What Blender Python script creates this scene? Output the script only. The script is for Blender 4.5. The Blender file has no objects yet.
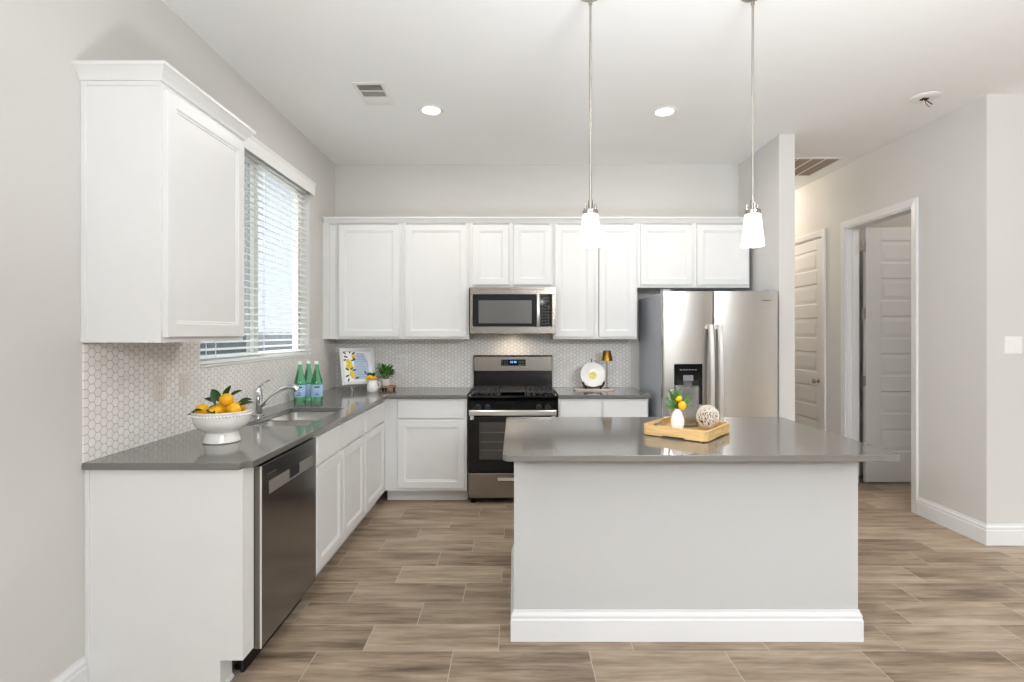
import bpy, bmesh, math, random
from mathutils import Vector, Matrix

random.seed(7)
S = bpy.context.scene
COL = S.collection
PI = math.pi

# ------------------------------------------------------------------ camera, sky, light, exposure
F, H, D = 525.0, 1.428, 5.03          # focal length in pixels of a 1024 wide frame, eye height, back wall distance
LX, RX, CEIL = -1.715, 3.193, 3.048    # left wall, right wall, ceiling height
cam = bpy.data.objects.new('camera', bpy.data.cameras.new('camera'))
COL.objects.link(cam)
cam.location = (0, 0, H)
cam.rotation_euler = (PI / 2, 0, 0)
cam.data.sensor_width = 36
cam.data.lens = F / 1024 * 36
cam.data.shift_x = -2 / 1024
cam.data.shift_y = -7.5 / 1024
cam.data.clip_start = 0.02
S.camera = cam

S.view_settings.view_transform = 'Standard'
S.view_settings.look = 'None'
S.view_settings.gamma = 1
S.view_settings.use_curve_mapping = False
S.view_settings.exposure = 0.09

W = bpy.data.worlds.new('daylight')
S.world = W
W.use_nodes = True
nt = W.node_tree
nt.nodes.clear()
tc = nt.nodes.new('ShaderNodeTexCoord')
sp = nt.nodes.new('ShaderNodeSeparateXYZ')
nt.links.new(tc.outputs['Generated'], sp.inputs[0])
mr = nt.nodes.new('ShaderNodeMapRange')
mr.inputs['From Min'].default_value = -0.02
mr.inputs['From Max'].default_value = 0.45
nt.links.new(sp.outputs['Z'], mr.inputs['Value'])
rp = nt.nodes.new('ShaderNodeValToRGB')
e = rp.color_ramp.elements
e[0].position = 0.0
e[0].color = (0.045, 0.042, 0.037, 1)
e[1].position = 1.0
e[1].color = (1.7, 1.78, 1.85, 1)
m = e.new(0.05)
m.color = (0.24, 0.24, 0.24, 1)
m = e.new(0.8)
m.color = (0.32, 0.33, 0.34, 1)
nt.links.new(mr.outputs[0], rp.inputs[0])
bg = nt.nodes.new('ShaderNodeBackground')
bg.inputs['Strength'].default_value = 4.0
nt.links.new(rp.outputs[0], bg.inputs['Color'])
wo = nt.nodes.new('ShaderNodeOutputWorld')
nt.links.new(bg.outputs[0], wo.inputs[0])


def area(name, loc, rot, sx, sy, power, color=(1, 1, 1), spread=PI):
    l = bpy.data.lights.new(name, 'AREA')
    l.shape = 'RECTANGLE'
    l.size, l.size_y = sx, sy
    l.energy = power
    l.color = color
    l.spread = spread
    o = bpy.data.objects.new(name, l)
    o.location, o.rotation_euler = loc, rot
    COL.objects.link(o)
    return o


def point(name, loc, power, color, r=0.04):
    l = bpy.data.lights.new(name, 'POINT')
    l.energy = power
    l.color = color
    l.shadow_soft_size = r
    o = bpy.data.objects.new(name, l)
    o.location = loc
    COL.objects.link(o)
    return o


# the photographer's flash, bounced off the ceiling from low beside the camera
area('bounce_flash', (0.9, 0.4, 0.55), (math.radians(172), 0, 0), 0.8, 0.8, 68, (0.9, 0.95, 1.0), math.radians(135))
area('left_fill_light', (-1.5, -0.8, 2.2), (math.radians(86), 0, math.radians(-66)), 0.8, 0.8, 48, (0.915, 0.955, 1.0), math.radians(112))  # added fill, aimed across the room to brighten the right wall
area('rear_fill_light', (2.2, -4.0, 2.74), (math.radians(86), 0, math.radians(8)), 1.6, 0.5, 135, (0.915, 0.955, 1.0))  # added fill from behind, lifting the back wall and cabinet fronts
# the sky entering through the rear glazing, the patio opening and the kitchen window
for nm, loc, rot, sx, sy in (('rear_glazing', (2.0, -4.62, 1.5), (PI / 2, 0, 0), 6.2, 2.45),
                             ('patio_opening', (6.22, 0.2, 1.3), (PI / 2, 0, PI / 2), 4.0, 2.6),
                             ('kitchen_window', (-1.86, 3.635, 1.955), (0, -PI / 2, 0), 1.42, 1.54)):
    p = area(nm, loc, rot, sx, sy, 10)
    p.data.cycles.is_portal = True


# ------------------------------------------------------------------ materials
MATS = {}


def nodes_of(name):
    m = bpy.data.materials.new(name)
    m.use_nodes = True
    return m, m.node_tree, m.node_tree.nodes['Principled BSDF']


def srgb(r, g, b):
    f = lambda c: (c / 255 / 12.92) if c / 255 <= 0.04045 else ((c / 255 + 0.055) / 1.055) ** 2.4
    return (f(r), f(g), f(b), 1)


def mat(name, rgb, rough=0.5, metal=0.0, bump=0.0, bscale=60.0, vary=0.0, vscale=8.0, emit=0.0, trans=0.0, ior=1.45,
        stretch=None, spec=0.5, coat=0.0):
    if name in MATS:
        return MATS[name]
    m, t, b = nodes_of(name)
    c = srgb(*rgb)
    b.inputs['Base Color'].default_value = c
    b.inputs['Roughness'].default_value = rough
    b.inputs['Metallic'].default_value = metal
    b.inputs['Transmission Weight'].default_value = trans
    b.inputs['IOR'].default_value = ior
    b.inputs['Specular IOR Level'].default_value = spec
    b.inputs['Coat Weight'].default_value = coat
    if emit:
        b.inputs['Emission Color'].default_value = c
        b.inputs['Emission Strength'].default_value = emit
    tcn = t.nodes.new('ShaderNodeTexCoord')
    mp = t.nodes.new('ShaderNodeMapping')
    t.links.new(tcn.outputs['Object'], mp.inputs[0])
    if stretch:
        mp.inputs['Scale'].default_value = stretch
    if vary:
        n = t.nodes.new('ShaderNodeTexNoise')
        n.inputs['Scale'].default_value = vscale
        n.inputs['Detail'].default_value = 5
        t.links.new(mp.outputs[0], n.inputs['Vector'])
        r = t.nodes.new('ShaderNodeValToRGB')
        r.color_ramp.elements[0].position = 0.3
        r.color_ramp.elements[1].position = 0.7
        r.color_ramp.elements[0].color = tuple(x * (1 - vary) for x in c[:3]) + (1,)
        r.color_ramp.elements[1].color = tuple(min(1, x * (1 + vary)) for x in c[:3]) + (1,)
        t.links.new(n.outputs['Fac'], r.inputs[0])
        t.links.new(r.outputs[0], b.inputs['Base Color'])
    if bump:
        n = t.nodes.new('ShaderNodeTexNoise')
        n.inputs['Scale'].default_value = bscale
        n.inputs['Detail'].default_value = 4
        t.links.new(mp.outputs[0], n.inputs['Vector'])
        bn = t.nodes.new('ShaderNodeBump')
        bn.inputs['Strength'].default_value = bump
        bn.inputs['Distance'].default_value = 0.002
        t.links.new(n.outputs['Fac'], bn.inputs['Height'])
        t.links.new(bn.outputs[0], b.inputs['Normal'])
    MATS[name] = m
    return m


class NB:
    """tiny helper for math node chains"""
    def __init__(self, t):
        self.t = t

    def put(self, sock, v):
        if isinstance(v, (int, float)):
            sock.default_value = v
        else:
            self.t.links.new(v, sock)

    def m(self, op, a, b=None, c=None):
        n = self.t.nodes.new('ShaderNodeMath')
        n.operation = op
        for i, v in enumerate((a, b, c)):
            if v is not None:
                self.put(n.inputs[i], v)
        return n.outputs[0]

    def xyz(self, x, y, z):
        n = self.t.nodes.new('ShaderNodeCombineXYZ')
        for i, v in enumerate((x, y, z)):
            self.put(n.inputs[i], v)
        return n.outputs[0]

    def white(self, v):
        n = self.t.nodes.new('ShaderNodeTexWhiteNoise')
        self.t.links.new(v, n.inputs['Vector'])
        return n.outputs['Value']

    def mix(self, f, a, b):
        n = self.t.nodes.new('ShaderNodeMix')
        n.data_type = 'RGBA'
        self.put(n.inputs[0], f)
        for s, v in ((n.inputs[6], a), (n.inputs[7], b)):
            if isinstance(v, tuple):
                s.default_value = v
            else:
                self.t.links.new(v, s)
        return n.outputs[2]

    def ramp(self, f, stops):
        n = self.t.nodes.new('ShaderNodeValToRGB')
        el = n.color_ramp.elements
        el[0].position, el[0].color = stops[0]
        el[1].position, el[1].color = stops[-1]
        for p, c in stops[1:-1]:
            k = el.new(p)
            k.color = c
        self.t.links.new(f, n.inputs[0])
        return n.outputs[0]

    def noise(self, v, scale, detail=4, rough=0.5):
        n = self.t.nodes.new('ShaderNodeTexNoise')
        n.inputs['Scale'].default_value = scale
        n.inputs['Detail'].default_value = detail
        n.inputs['Roughness'].default_value = rough
        self.t.links.new(v, n.inputs['Vector'])
        return n.outputs['Fac']


def hex_material(name, axis, u0):
    """white flat-topped hexagon mosaic with grey grout, flat-to-flat 36 mm"""
    m, t, b = nodes_of(name)
    q = NB(t)
    tcn = t.nodes.new('ShaderNodeTexCoord')
    s = t.nodes.new('ShaderNodeSeparateXYZ')
    t.links.new(tcn.outputs['Object'], s.inputs[0])
    k = 0.0364                                    # size: v runs flat to flat
    x = q.m('DIVIDE', q.m('ADD', s.outputs['Z'], -0.914 + 10 * k), k)
    y = q.m('DIVIDE', q.m('ADD', s.outputs[axis], u0), k)
    r3 = math.sqrt(3)

    def cell(off):
        ax = q.m('SUBTRACT', q.m('FLOORED_MODULO', q.m('SUBTRACT', x, off * 0.5), 1.0), 0.5)
        ay = q.m('SUBTRACT', q.m('FLOORED_MODULO', q.m('SUBTRACT', y, off * r3 / 2), r3), r3 / 2)
        d = q.m('ADD', q.m('MULTIPLY', ax, ax), q.m('MULTIPLY', ay, ay))
        return ax, ay, d
    ax, ay, da = cell(0)
    bx, by, db = cell(1)
    f = q.m('LESS_THAN', da, db)
    inv = q.m('SUBTRACT', 1.0, f)
    gx = q.m('ADD', q.m('MULTIPLY', ax, f), q.m('MULTIPLY', bx, inv))
    gy = q.m('ADD', q.m('MULTIPLY', ay, f), q.m('MULTIPLY', by, inv))
    hx, hy = q.m('ABSOLUTE', gx), q.m('ABSOLUTE', gy)
    hd = q.m('MAXIMUM', hx, q.m('ADD', q.m('MULTIPLY', hx, 0.5), q.m('MULTIPLY', hy, r3 / 2)))
    idv = q.xyz(q.m('SNAP', q.m('ADD', q.m('SUBTRACT', x, gx), 0.1), 0.25), q.m('SNAP', q.m('ADD', q.m('SUBTRACT', y, gy), 0.1), 0.25), 0.0)
    rnd = q.white(idv)
    mr = t.nodes.new('ShaderNodeMapRange')
    mr.inputs['From Min'].default_value = 0.458
    mr.inputs['From Max'].default_value = 0.478
    t.links.new(hd, mr.inputs['Value'])
    grout = mr.outputs[0]
    veins = q.noise(tcn.outputs['Object'], 45, 5, 0.6)
    tile = q.ramp(rnd, [(0, srgb(243, 239, 234)), (1, srgb(251, 249, 246))])
    tile = q.mix(q.m('MULTIPLY', veins, 0.14), tile, srgb(206, 200, 192))
    c = q.mix(grout, tile, srgb(176, 167, 157))
    t.links.new(c, b.inputs['Base Color'])
    t.links.new(q.m('ADD', q.m('MULTIPLY', grout, 0.5), 0.22), b.inputs['Roughness'])
    bn = t.nodes.new('ShaderNodeBump')
    bn.inputs['Strength'].default_value = 0.5
    bn.inputs['Distance'].default_value = 0.0015
    t.links.new(q.m('SUBTRACT', 1.0, grout), bn.inputs['Height'])
    t.links.new(bn.outputs[0], b.inputs['Normal'])
    return m


def floor_material():
    """wood-look porcelain planks 0.61 x 0.215 m in a third-offset bond, light grout"""
    m, t, b = nodes_of('wood_look_tile')
    q = NB(t)
    tcn = t.nodes.new('ShaderNodeTexCoord')
    s = t.nodes.new('ShaderNodeSeparateXYZ')
    t.links.new(tcn.outputs['Object'], s.inputs[0])
    pw, pl = 0.215, 0.61
    ry = q.m('DIVIDE', q.m('ADD', s.outputs['Y'], -2.361 + pw * 100), pw)
    row = q.m('FLOOR', ry)
    fy = q.m('FRACT', ry)
    ux = q.m('DIVIDE', q.m('ADD', q.m('SUBTRACT', s.outputs['X'], q.m('MULTIPLY', row, pl / 3)), 0.07 + pl / 3 * 100), pl)
    colm = q.m('FLOOR', ux)
    fx = q.m('FRACT', ux)
    ex = q.m('MULTIPLY', q.m('MINIMUM', fx, q.m('SUBTRACT', 1.0, fx)), pl)
    ey = q.m('MULTIPLY', q.m('MINIMUM', fy, q.m('SUBTRACT', 1.0, fy)), pw)
    ed = q.m('MINIMUM', ex, ey)
    grout = q.m('LESS_THAN', ed, 0.0017)
    rnd = q.white(q.xyz(row, colm, 3.0))
    rnd2 = q.white(q.xyz(colm, row, 9.0))
    gv = q.xyz(q.m('ADD', q.m('MULTIPLY', s.outputs['X'], 1.05), q.m('MULTIPLY', rnd, 40)),
               q.m('ADD', q.m('MULTIPLY', s.outputs['Y'], 11), q.m('MULTIPLY', rnd2, 60)), 0.0)
    g1 = q.noise(gv, 1.6, 7, 0.62)
    g2 = q.noise(gv, 6.0, 5, 0.6)
    blotch = q.noise(q.xyz(q.m('ADD', q.m('MULTIPLY', s.outputs['X'], 0.7), q.m('MULTIPLY', rnd2, 30)),
                           q.m('MULTIPLY', s.outputs['Y'], 4), rnd), 3.2, 4, 0.55)
    g = q.m('ADD', q.m('ADD', q.m('MULTIPLY', g1, 0.46), q.m('MULTIPLY', g2, 0.22)), q.m('MULTIPLY', blotch, 0.32))
    g = q.m('ADD', g, q.m('MULTIPLY', q.m('SUBTRACT', rnd, 0.5), 0.09))
    wood = q.ramp(g, [(0.33, srgb(90, 75, 62)), (0.43, srgb(134, 115, 97)), (0.52, srgb(163, 144, 123)), (0.66, srgb(192, 176, 156))])
    c = q.mix(grout, wood, srgb(190, 178, 160))
    t.links.new(c, b.inputs['Base Color'])
    t.links.new(q.m('ADD', q.m('MULTIPLY', g1, 0.2), 0.34), b.inputs['Roughness'])
    b.inputs['Specular IOR Level'].default_value = 0.4
    bn = t.nodes.new('ShaderNodeBump')
    bn.inputs['Strength'].default_value = 0.25
    bn.inputs['Distance'].default_value = 0.002
    t.links.new(q.m('SUBTRACT', q.m('MULTIPLY', g2, 0.3), grout), bn.inputs['Height'])
    t.links.new(bn.outputs[0], b.inputs['Normal'])
    return m


def thin_glass(name, tint=(1, 1, 1, 1), gloss=0.08):
    m = bpy.data.materials.new(name)
    m.use_nodes = True
    t = m.node_tree
    t.nodes.clear()
    a = t.nodes.new('ShaderNodeBsdfTransparent')
    a.inputs[0].default_value = tint
    g = t.nodes.new('ShaderNodeBsdfGlossy')
    g.inputs['Roughness'].default_value = 0.02
    mx = t.nodes.new('ShaderNodeMixShader')
    mx.inputs[0].default_value = gloss
    o = t.nodes.new('ShaderNodeOutputMaterial')
    t.links.new(a.outputs[0], mx.inputs[1])
    t.links.new(g.outputs[0], mx.inputs[2])
    t.links.new(mx.outputs[0], o.inputs[0])
    return m


WALL = mat('wall_paint', (212, 210, 206), 0.75, bump=0.12, bscale=90)
CEILP = mat('ceiling_paint', (247, 247, 246), 0.85, bump=0.15, bscale=70)
TRIM = mat('trim_paint', (226, 226, 226), 0.35)
CAB = mat('cabinet_paint', (231, 231, 230), 0.38, vary=0.01)
ISL = mat('island_paint', (194, 194, 192), 0.7, bump=0.1, bscale=110)
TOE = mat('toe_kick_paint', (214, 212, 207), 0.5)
DOORP = mat('door_paint', (222, 221, 219), 0.4)
QUARTZ = mat('grey_quartz', (114, 111, 107), 0.10, vary=0.05, vscale=140, spec=0.5, ior=1.75)
STEEL = mat('stainless_steel', (205, 201, 195), 0.26, 1.0, vary=0.05, vscale=3, stretch=(1, 1, 90))
STEELH = mat('stainless_handle', (220, 218, 214), 0.36, 1.0)
APPL = mat('appliance_steel', (156, 149, 141), 0.24, 1.0, vary=0.05, vscale=3, stretch=(1, 1, 90))
DWSTEEL = mat('dark_stainless', (146, 146, 147), 0.2, 1.0, vary=0.06, vscale=3, stretch=(1, 1, 80))
FSIDE = mat('fridge_grey_side', (172, 177, 184), 0.3, 0.0)
CHROME = mat('chrome', (225, 226, 228), 0.08, 1.0)
NICKEL = mat('brushed_nickel', (176, 171, 163), 0.28, 1.0)
SINKM = mat('sink_steel', (222, 220, 216), 0.35, 1.0)
BLACKG = mat('black_gloss', (14, 14, 15), 0.08)
BLACKM = mat('black_matte', (22, 22, 23), 0.45)
IRON = mat('cast_iron', (52, 50, 48), 0.5, bump=0.2, bscale=200)
DARK = mat('dark_void', (20, 18, 16), 0.8)
GREYGL = mat('oven_window_glass', (70, 68, 66), 0.1)
WHITEC = mat('white_ceramic', (243, 241, 236), 0.18, coat=0.3)
LEMON = mat('lemon_skin', (250, 186, 22), 0.4, bump=0.25, bscale=120, vary=0.08, vscale=14)
LEAF = mat('leaf_green', (62, 104, 34), 0.4, vary=0.35, vscale=20)
LEAFD = mat('leaf_dark', (38, 70, 28), 0.4, vary=0.3, vscale=20)
LEAFB = mat('leaf_bright', (74, 140, 36), 0.4, vary=0.35, vscale=25)
STEM = mat('stem_brown', (98, 84, 46), 0.6)
GREENG = mat('green_bottle_glass', (150, 240, 190), 0.03, trans=0.95, ior=1.36)
PLABEL = mat('pale_blue_label', (176, 205, 232), 0.5)
BLABEL = mat('blue_ink', (60, 96, 160), 0.5)
CAPM = mat('silver_cap', (226, 232, 230), 0.35, 0.2)
WOODL = mat('light_wood', (222, 184, 126), 0.45, vary=0.16, vscale=7, stretch=(1, 9, 9))
WOODM = mat('acacia_wood', (176, 128, 84), 0.5, vary=0.2, vscale=7, stretch=(1, 9, 9))
GOLD = mat('aged_brass', (176, 136, 58), 0.25, 1.0)
PAPER = mat('print_paper', (244, 244, 244), 0.6)
BLUEW = mat('washed_blue_ink', (186, 200, 222), 0.6, vary=0.06, vscale=40)
GREYINK = mat('grey_ink', (140, 152, 182), 0.6)
YELLOWP = mat('yellow_print', (240, 205, 40), 0.6)
TWINE = mat('whitewashed_twine', (226, 216, 204), 0.7, vary=0.08, vscale=80)
BARK = mat('brown_twig', (92, 64, 44), 0.8)
PLASTIC = mat('white_plastic', (238, 236, 231), 0.35)
IVORY = mat('warm_white_plastic', (224, 216, 207), 0.4)
BLIND = mat('blind_slat', (244, 245, 244), 0.45)
VINYL = mat('window_vinyl', (238, 236, 226), 0.4)
GLASS = thin_glass('window_glass', (.9, .92, .93, 1))
SCREENED = thin_glass('screened_glass', (.6, .63, .64, 1))
CLEAR = mat('seeded_glass', (246, 249, 250), 0.22, trans=1.0, ior=1.45)
SHADE = mat('frosted_shade', (255, 251, 240), 0.4, emit=.5)
LEDM = mat('lit_lens', (255, 252, 244), 0.4, emit=6.0)
REDW = mat('red_wire', (150, 40, 44), 0.5)
MARBLE = mat('pale_board', (224, 205, 190), 0.4, vary=0.1, vscale=12)
SIDING = mat('neighbour_siding', (186, 189, 191), 0.7, vary=0.05)
FENCE = mat('fence_board', (112, 117, 121), 0.8, vary=0.2, vscale=4)
ROOFM = mat('roof_shingle', (205, 208, 212), 0.9, vary=0.2, vscale=12)
LAWN = mat('lawn', (94, 112, 62), 0.9, vary=0.3, vscale=5)
EARTH = mat('bare_earth', (120, 110, 102), 0.9, vary=0.2, vscale=3)
PATIO = mat('patio_concrete', (172, 166, 158), 0.9, vary=0.08, vscale=3)
HEX_L = hex_material('hex_tile_left', 'Y', 5.0)
HEX_B = hex_material('hex_tile_back', 'X', 5.0)
FLOORM = floor_material()


# ------------------------------------------------------------------ mesh helpers
class MB:
    def __init__(self):
        self.bm = bmesh.new()

    def face(self, pts):
        vs = [self.bm.verts.new(p) for p in pts]
        return self.bm.faces.new(vs)

    def box(self, x0, x1, y0, y1, z0, z1, mtx=None):
        r = bmesh.ops.create_cube(self.bm, size=1)
        for v in r['verts']:
            v.co = Vector((x0 + (v.co.x + .5) * (x1 - x0), y0 + (v.co.y + .5) * (y1 - y0), z0 + (v.co.z + .5) * (z1 - z0)))
            if mtx:
                v.co = mtx @ v.co
        return self

    def loops(self, rings, close=True, cap0=True, cap1=True, mtx=None):
        """loft through rings of equal length"""
        vv = []
        for r in rings:
            vv.append([self.bm.verts.new((mtx @ Vector(p)) if mtx else p) for p in r])
        n = len(vv[0])
        for a, b in zip(vv, vv[1:]):
            for i in range(n if close else n - 1):
                j = (i + 1) % n
                self.bm.faces.new((a[i], a[j], b[j], b[i]))
        if cap0:
            self.bm.faces.new(list(reversed(vv[0])))
        if cap1:
            self.bm.faces.new(vv[-1])
        return self

    def lathe(self, prof, c=(0, 0, 0), n=32, mtx=None, cap0=True, cap1=True):
        rings = []
        for r, z in prof:
            r = max(r, 1e-5)
            rings.append([(c[0] + r * math.cos(2 * PI * i / n), c[1] + r * math.sin(2 * PI * i / n), c[2] + z) for i in range(n)])
        return self.loops(rings, cap0=cap0, cap1=cap1, mtx=mtx)

    def rectloft(self, x0, x1, z0, z1, steps):
        """rectangle in XZ, lofted through (inset, y) steps; last one is capped"""
        rings = []
        for i, y in steps:
            rings.append([(x0 + i, y, z0 + i), (x1 - i, y, z0 + i), (x1 - i, y, z1 - i), (x0 + i, y, z1 - i)])
        return self.loops(rings)

    def tube(self, pts, r, n=10, cap=True, mtx=None):
        pts = [Vector(p) for p in pts]
        rr = r if isinstance(r, (list, tuple)) else [r] * len(pts)
        rings = []
        up = None
        for i, p in enumerate(pts):
            t = (pts[min(i + 1, len(pts) - 1)] - pts[max(i - 1, 0)]).normalized()
            if up is None:
                up = Vector((0, 0, 1)) if abs(t.z) < 0.9 else Vector((1, 0, 0))
            a = t.cross(up)
            if a.length < 1e-4:
                a = t.cross(Vector((0.3, 1, 0)))
            a.normalize()
            b = a.cross(t).normalized()
            up = b
            rings.append([p + a * (rr[i] * math.cos(2 * PI * k / n)) + b * (rr[i] * math.sin(2 * PI * k / n)) for k in range(n)])
        return self.loops(rings, cap0=cap, cap1=cap, mtx=mtx)

    def prism(self, poly, z0, z1, mtx=None):
        return self.loops([[(x, y, z0) for x, y in poly], [(x, y, z1) for x, y in poly]], mtx=mtx)

    def sphere(self, c, r, sx=1, sy=1, sz=1, n=16, mtx=None):
        q = bmesh.ops.create_uvsphere(self.bm, u_segments=n, v_segments=max(6, n // 2), radius=r)
        for v in q['verts']:
            v.co = Vector((v.co.x * sx, v.co.y * sy, v.co.z * sz)) + Vector(c)
            if mtx:
                v.co = mtx @ v.co
        return self

    def cells(self, xs, ys, filled, z0, z1):
        """slab over a grid of rectangles, open where filled() says no"""
        nx, ny = len(xs) - 1, len(ys) - 1
        V = {}

        def v(i, j, z):
            k = (i, j, z)
            if k not in V:
                V[k] = self.bm.verts.new((xs[i], ys[j], z))
            return V[k]
        ok = lambda i, j: 0 <= i < nx and 0 <= j < ny and filled(i, j)
        for i in range(nx):
            for j in range(ny):
                if not ok(i, j):
                    continue
                self.bm.faces.new((v(i, j, z1), v(i + 1, j, z1), v(i + 1, j + 1, z1), v(i, j + 1, z1)))
                self.bm.faces.new((v(i, j, z0), v(i, j + 1, z0), v(i + 1, j + 1, z0), v(i + 1, j, z0)))
                for (di, dj, a, b) in ((-1, 0, (0, 1), (0, 0)), (1, 0, (1, 0), (1, 1)), (0, -1, (0, 0), (1, 0)), (0, 1, (1, 1), (0, 1))):
                    if not ok(i + di, j + dj):
                        self.bm.faces.new((v(i + a[0], j + a[1], z0), v(i + b[0], j + b[1], z0),
                                           v(i + b[0], j + b[1], z1), v(i + a[0], j + a[1], z1)))
        return self

    def obj(self, name, m, parent=None, bevel=0.0, smooth=None, loc=None, seg=2, kind=None):
        me = bpy.data.meshes.new(name)
        bmesh.ops.recalc_face_normals(self.bm, faces=self.bm.faces)
        self.bm.to_mesh(me)
        self.bm.free()
        me.materials.append(m)
        o = bpy.data.objects.new(name, me)
        COL.objects.link(o)
        if parent:
            o.parent = parent
        if loc:
            o.location = loc
        if smooth is not None or bevel:
            for p in me.polygons:
                p.use_smooth = True
            me.set_sharp_from_angle(angle=math.radians(smooth if smooth is not None else 35))
        if bevel:
            md = o.modifiers.new('edge', 'BEVEL')
            md.width = bevel
            md.segments = seg
            md.limit_method = 'ANGLE'
            md.angle_limit = math.radians(40)
            md.harden_normals = True
        if kind:
            o['kind'] = kind
        return o


def tag(o, label, cat, group=None):
    o['label'] = label
    o['category'] = cat
    if group:
        o['group'] = group
    return o


def thing(name, label, cat, loc=(0, 0, 0), rz=0.0, group=None):
    o = bpy.data.objects.new(name, None)
    COL.objects.link(o)
    o.location = loc
    o.rotation_euler = (0, 0, rz)
    return tag(o, label, cat, group)


def structure(name, loc=(0, 0, 0), rz=0.0):
    o = bpy.data.objects.new(name, None)
    COL.objects.link(o)
    o.location = loc
    o.rotation_euler = (0, 0, rz)
    o['kind'] = 'structure'
    return o


def dup(root, loc, rz, label):
    r = root.copy()
    COL.objects.link(r)
    r.location = loc
    r.rotation_euler = (0, 0, rz)
    r['label'] = label
    for ch in list(root.children):
        c = ch.copy()
        COL.objects.link(c)
        c.parent = r
        for g in list(ch.children):
            d = g.copy()
            COL.objects.link(d)
            d.parent = c
    return r


def rrect(x0, x1, y0, y1, r, n=6):
    out = []
    for cx, cy, a in ((x1 - r, y1 - r, 0), (x0 + r, y1 - r, PI / 2), (x0 + r, y0 + r, PI), (x1 - r, y0 + r, 1.5 * PI)):
        for k in range(n + 1):
            t = a + PI / 2 * k / n
            out.append((cx + r * math.cos(t), cy + r * math.sin(t)))
    return out


# ------------------------------------------------------------------ room shell
X1, Y0, Y1 = 6.2, -4.6, 8.2
MB().box(LX - .15, X1, Y0, Y1, -0.1, 0).obj('floor', FLOORM, kind='structure')
MB().box(LX - .15, X1, Y0, Y1, CEIL, CEIL + 0.1).obj('ceiling', CEILP, kind='structure')

WY0, WY1, WZ0, WZ1 = 2.87, 4.40, 1.25, 2.66          # kitchen window opening
b = MB()
b.box(LX - .14, LX, Y0, WY0, 0, CEIL).box(LX - .14, LX, WY1, D + .14, 0, CEIL)
b.box(LX - .14, LX, WY0, WY1, 0, WZ0).box(LX - .14, LX, WY0, WY1, WZ1, CEIL)
b.obj('wall_left', WALL, kind='structure')
STX0, STX1, STY = 2.155, 2.284, 4.27                  # stub wall beside the refrigerator
MB().box(LX, STX0, D, D + .14, 0, CEIL).obj('wall_back', WALL, kind='structure')
MB().box(STX0, STX1, STY, Y1, 0, CEIL).obj('wall_fridge_side', WALL, kind='structure')
# right wall with the doorway and the closet door
DY0, DY1, DZ = 4.205, 5.045, 2.445
EY0, EY1 = 5.43, 6.14
RT = 0.115
FY = 3.547
b = MB()
b.box(RX, RX + RT, FY, DY0, 0, CEIL).box(RX, RX + RT, DY1, EY0, 0, CEIL).box(RX, RX + RT, EY1, Y1, 0, CEIL)
b.box(RX, RX + RT, DY0, DY1, DZ, CEIL).box(RX, RX + RT, EY0, EY1, DZ, CEIL)
b.obj('wall_right', WALL, kind='structure')
MB().box(RX + RT, X1, FY, FY + RT, 0, CEIL).obj('wall_front_right', WALL, kind='structure')
MB().box(STX1, X1, Y1 - .1, Y1, 0, CEIL).obj('wall_hall_end', WALL, kind='structure')
MB().box(RX + RT, X1, 5.28, 5.40, 0, CEIL).obj('wall_bedroom', WALL, kind='structure')
MB().box(X1 - .1, X1, FY + RT, 5.28, 0, CEIL).obj('wall_bedroom_side', WALL, kind='structure')
# rear wall and far right wall, with wide glazed openings
b = MB()
b.box(LX, -1.1, Y0, Y0 + .14, 0, CEIL).box(5.1, X1, Y0, Y0 + .14, 0, CEIL).box(-1.1, 5.1, Y0, Y0 + .14, 2.72, CEIL)
b.box(-1.1, 5.1, Y0, Y0 + .14, 0, 0.28).box(0.9, 1.05, Y0, Y0 + .14, .28, 2.72).box(3.0, 3.15, Y0, Y0 + .14, .28, 2.72)
b.obj('wall_rear', WALL, kind='structure')
b = MB()
b.box(X1 - .14, X1, Y0 + .14, -1.8, 0, CEIL).box(X1 - .14, X1, 2.2, FY, 0, CEIL).box(X1 - .14, X1, -1.8, 2.2, 2.6, CEIL)
b.obj('wall_far_right', WALL, kind='structure')


def baseboard(name, p0, p1, nrm, ext0=0.0, ext1=0.0, parent=None, kind='structure'):
    """moulded baseboard along a wall from p0 to p1, nrm pointing into the room"""
    p0, p1, nrm = Vector(p0), Vector(p1), Vector(nrm)
    d = (p1 - p0).normalized()
    prof = [(0, 0), (.016, 0), (.016, .098), (.0125, .104), (.0125, .112), (.014, .116), (.011, .124), (.006, .132), (.005, .142), (0, .142)]
    rings = []
    for p, e in ((p0, -ext0), (p1, ext1)):
        rings.append([(p.x + d.x * e * (a / .016) + nrm.x * a, p.y + d.y * e * (a / .016) + nrm.y * a, z + .001) for a, z in prof])
    o = MB().loops(rings).obj(name, TRIM, parent)
    if kind:
        o['kind'] = kind
    return o


baseboard('baseboard_left', (LX, Y0 + .15, 0), (LX, 2.092, 0), (1, 0, 0))
baseboard('baseboard_right', (RX, DY0 - .063, 0), (RX, FY, 0), (-1, 0, 0), 0, .016)
baseboard('baseboard_front_right', (RX, FY, 0), (X1 - .15, FY, 0), (0, -1, 0), .016, 0)
baseboard('baseboard_hall', (RX, EY0 - .063, 0), (RX, DY1 + .063, 0), (-1, 0, 0))


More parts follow.
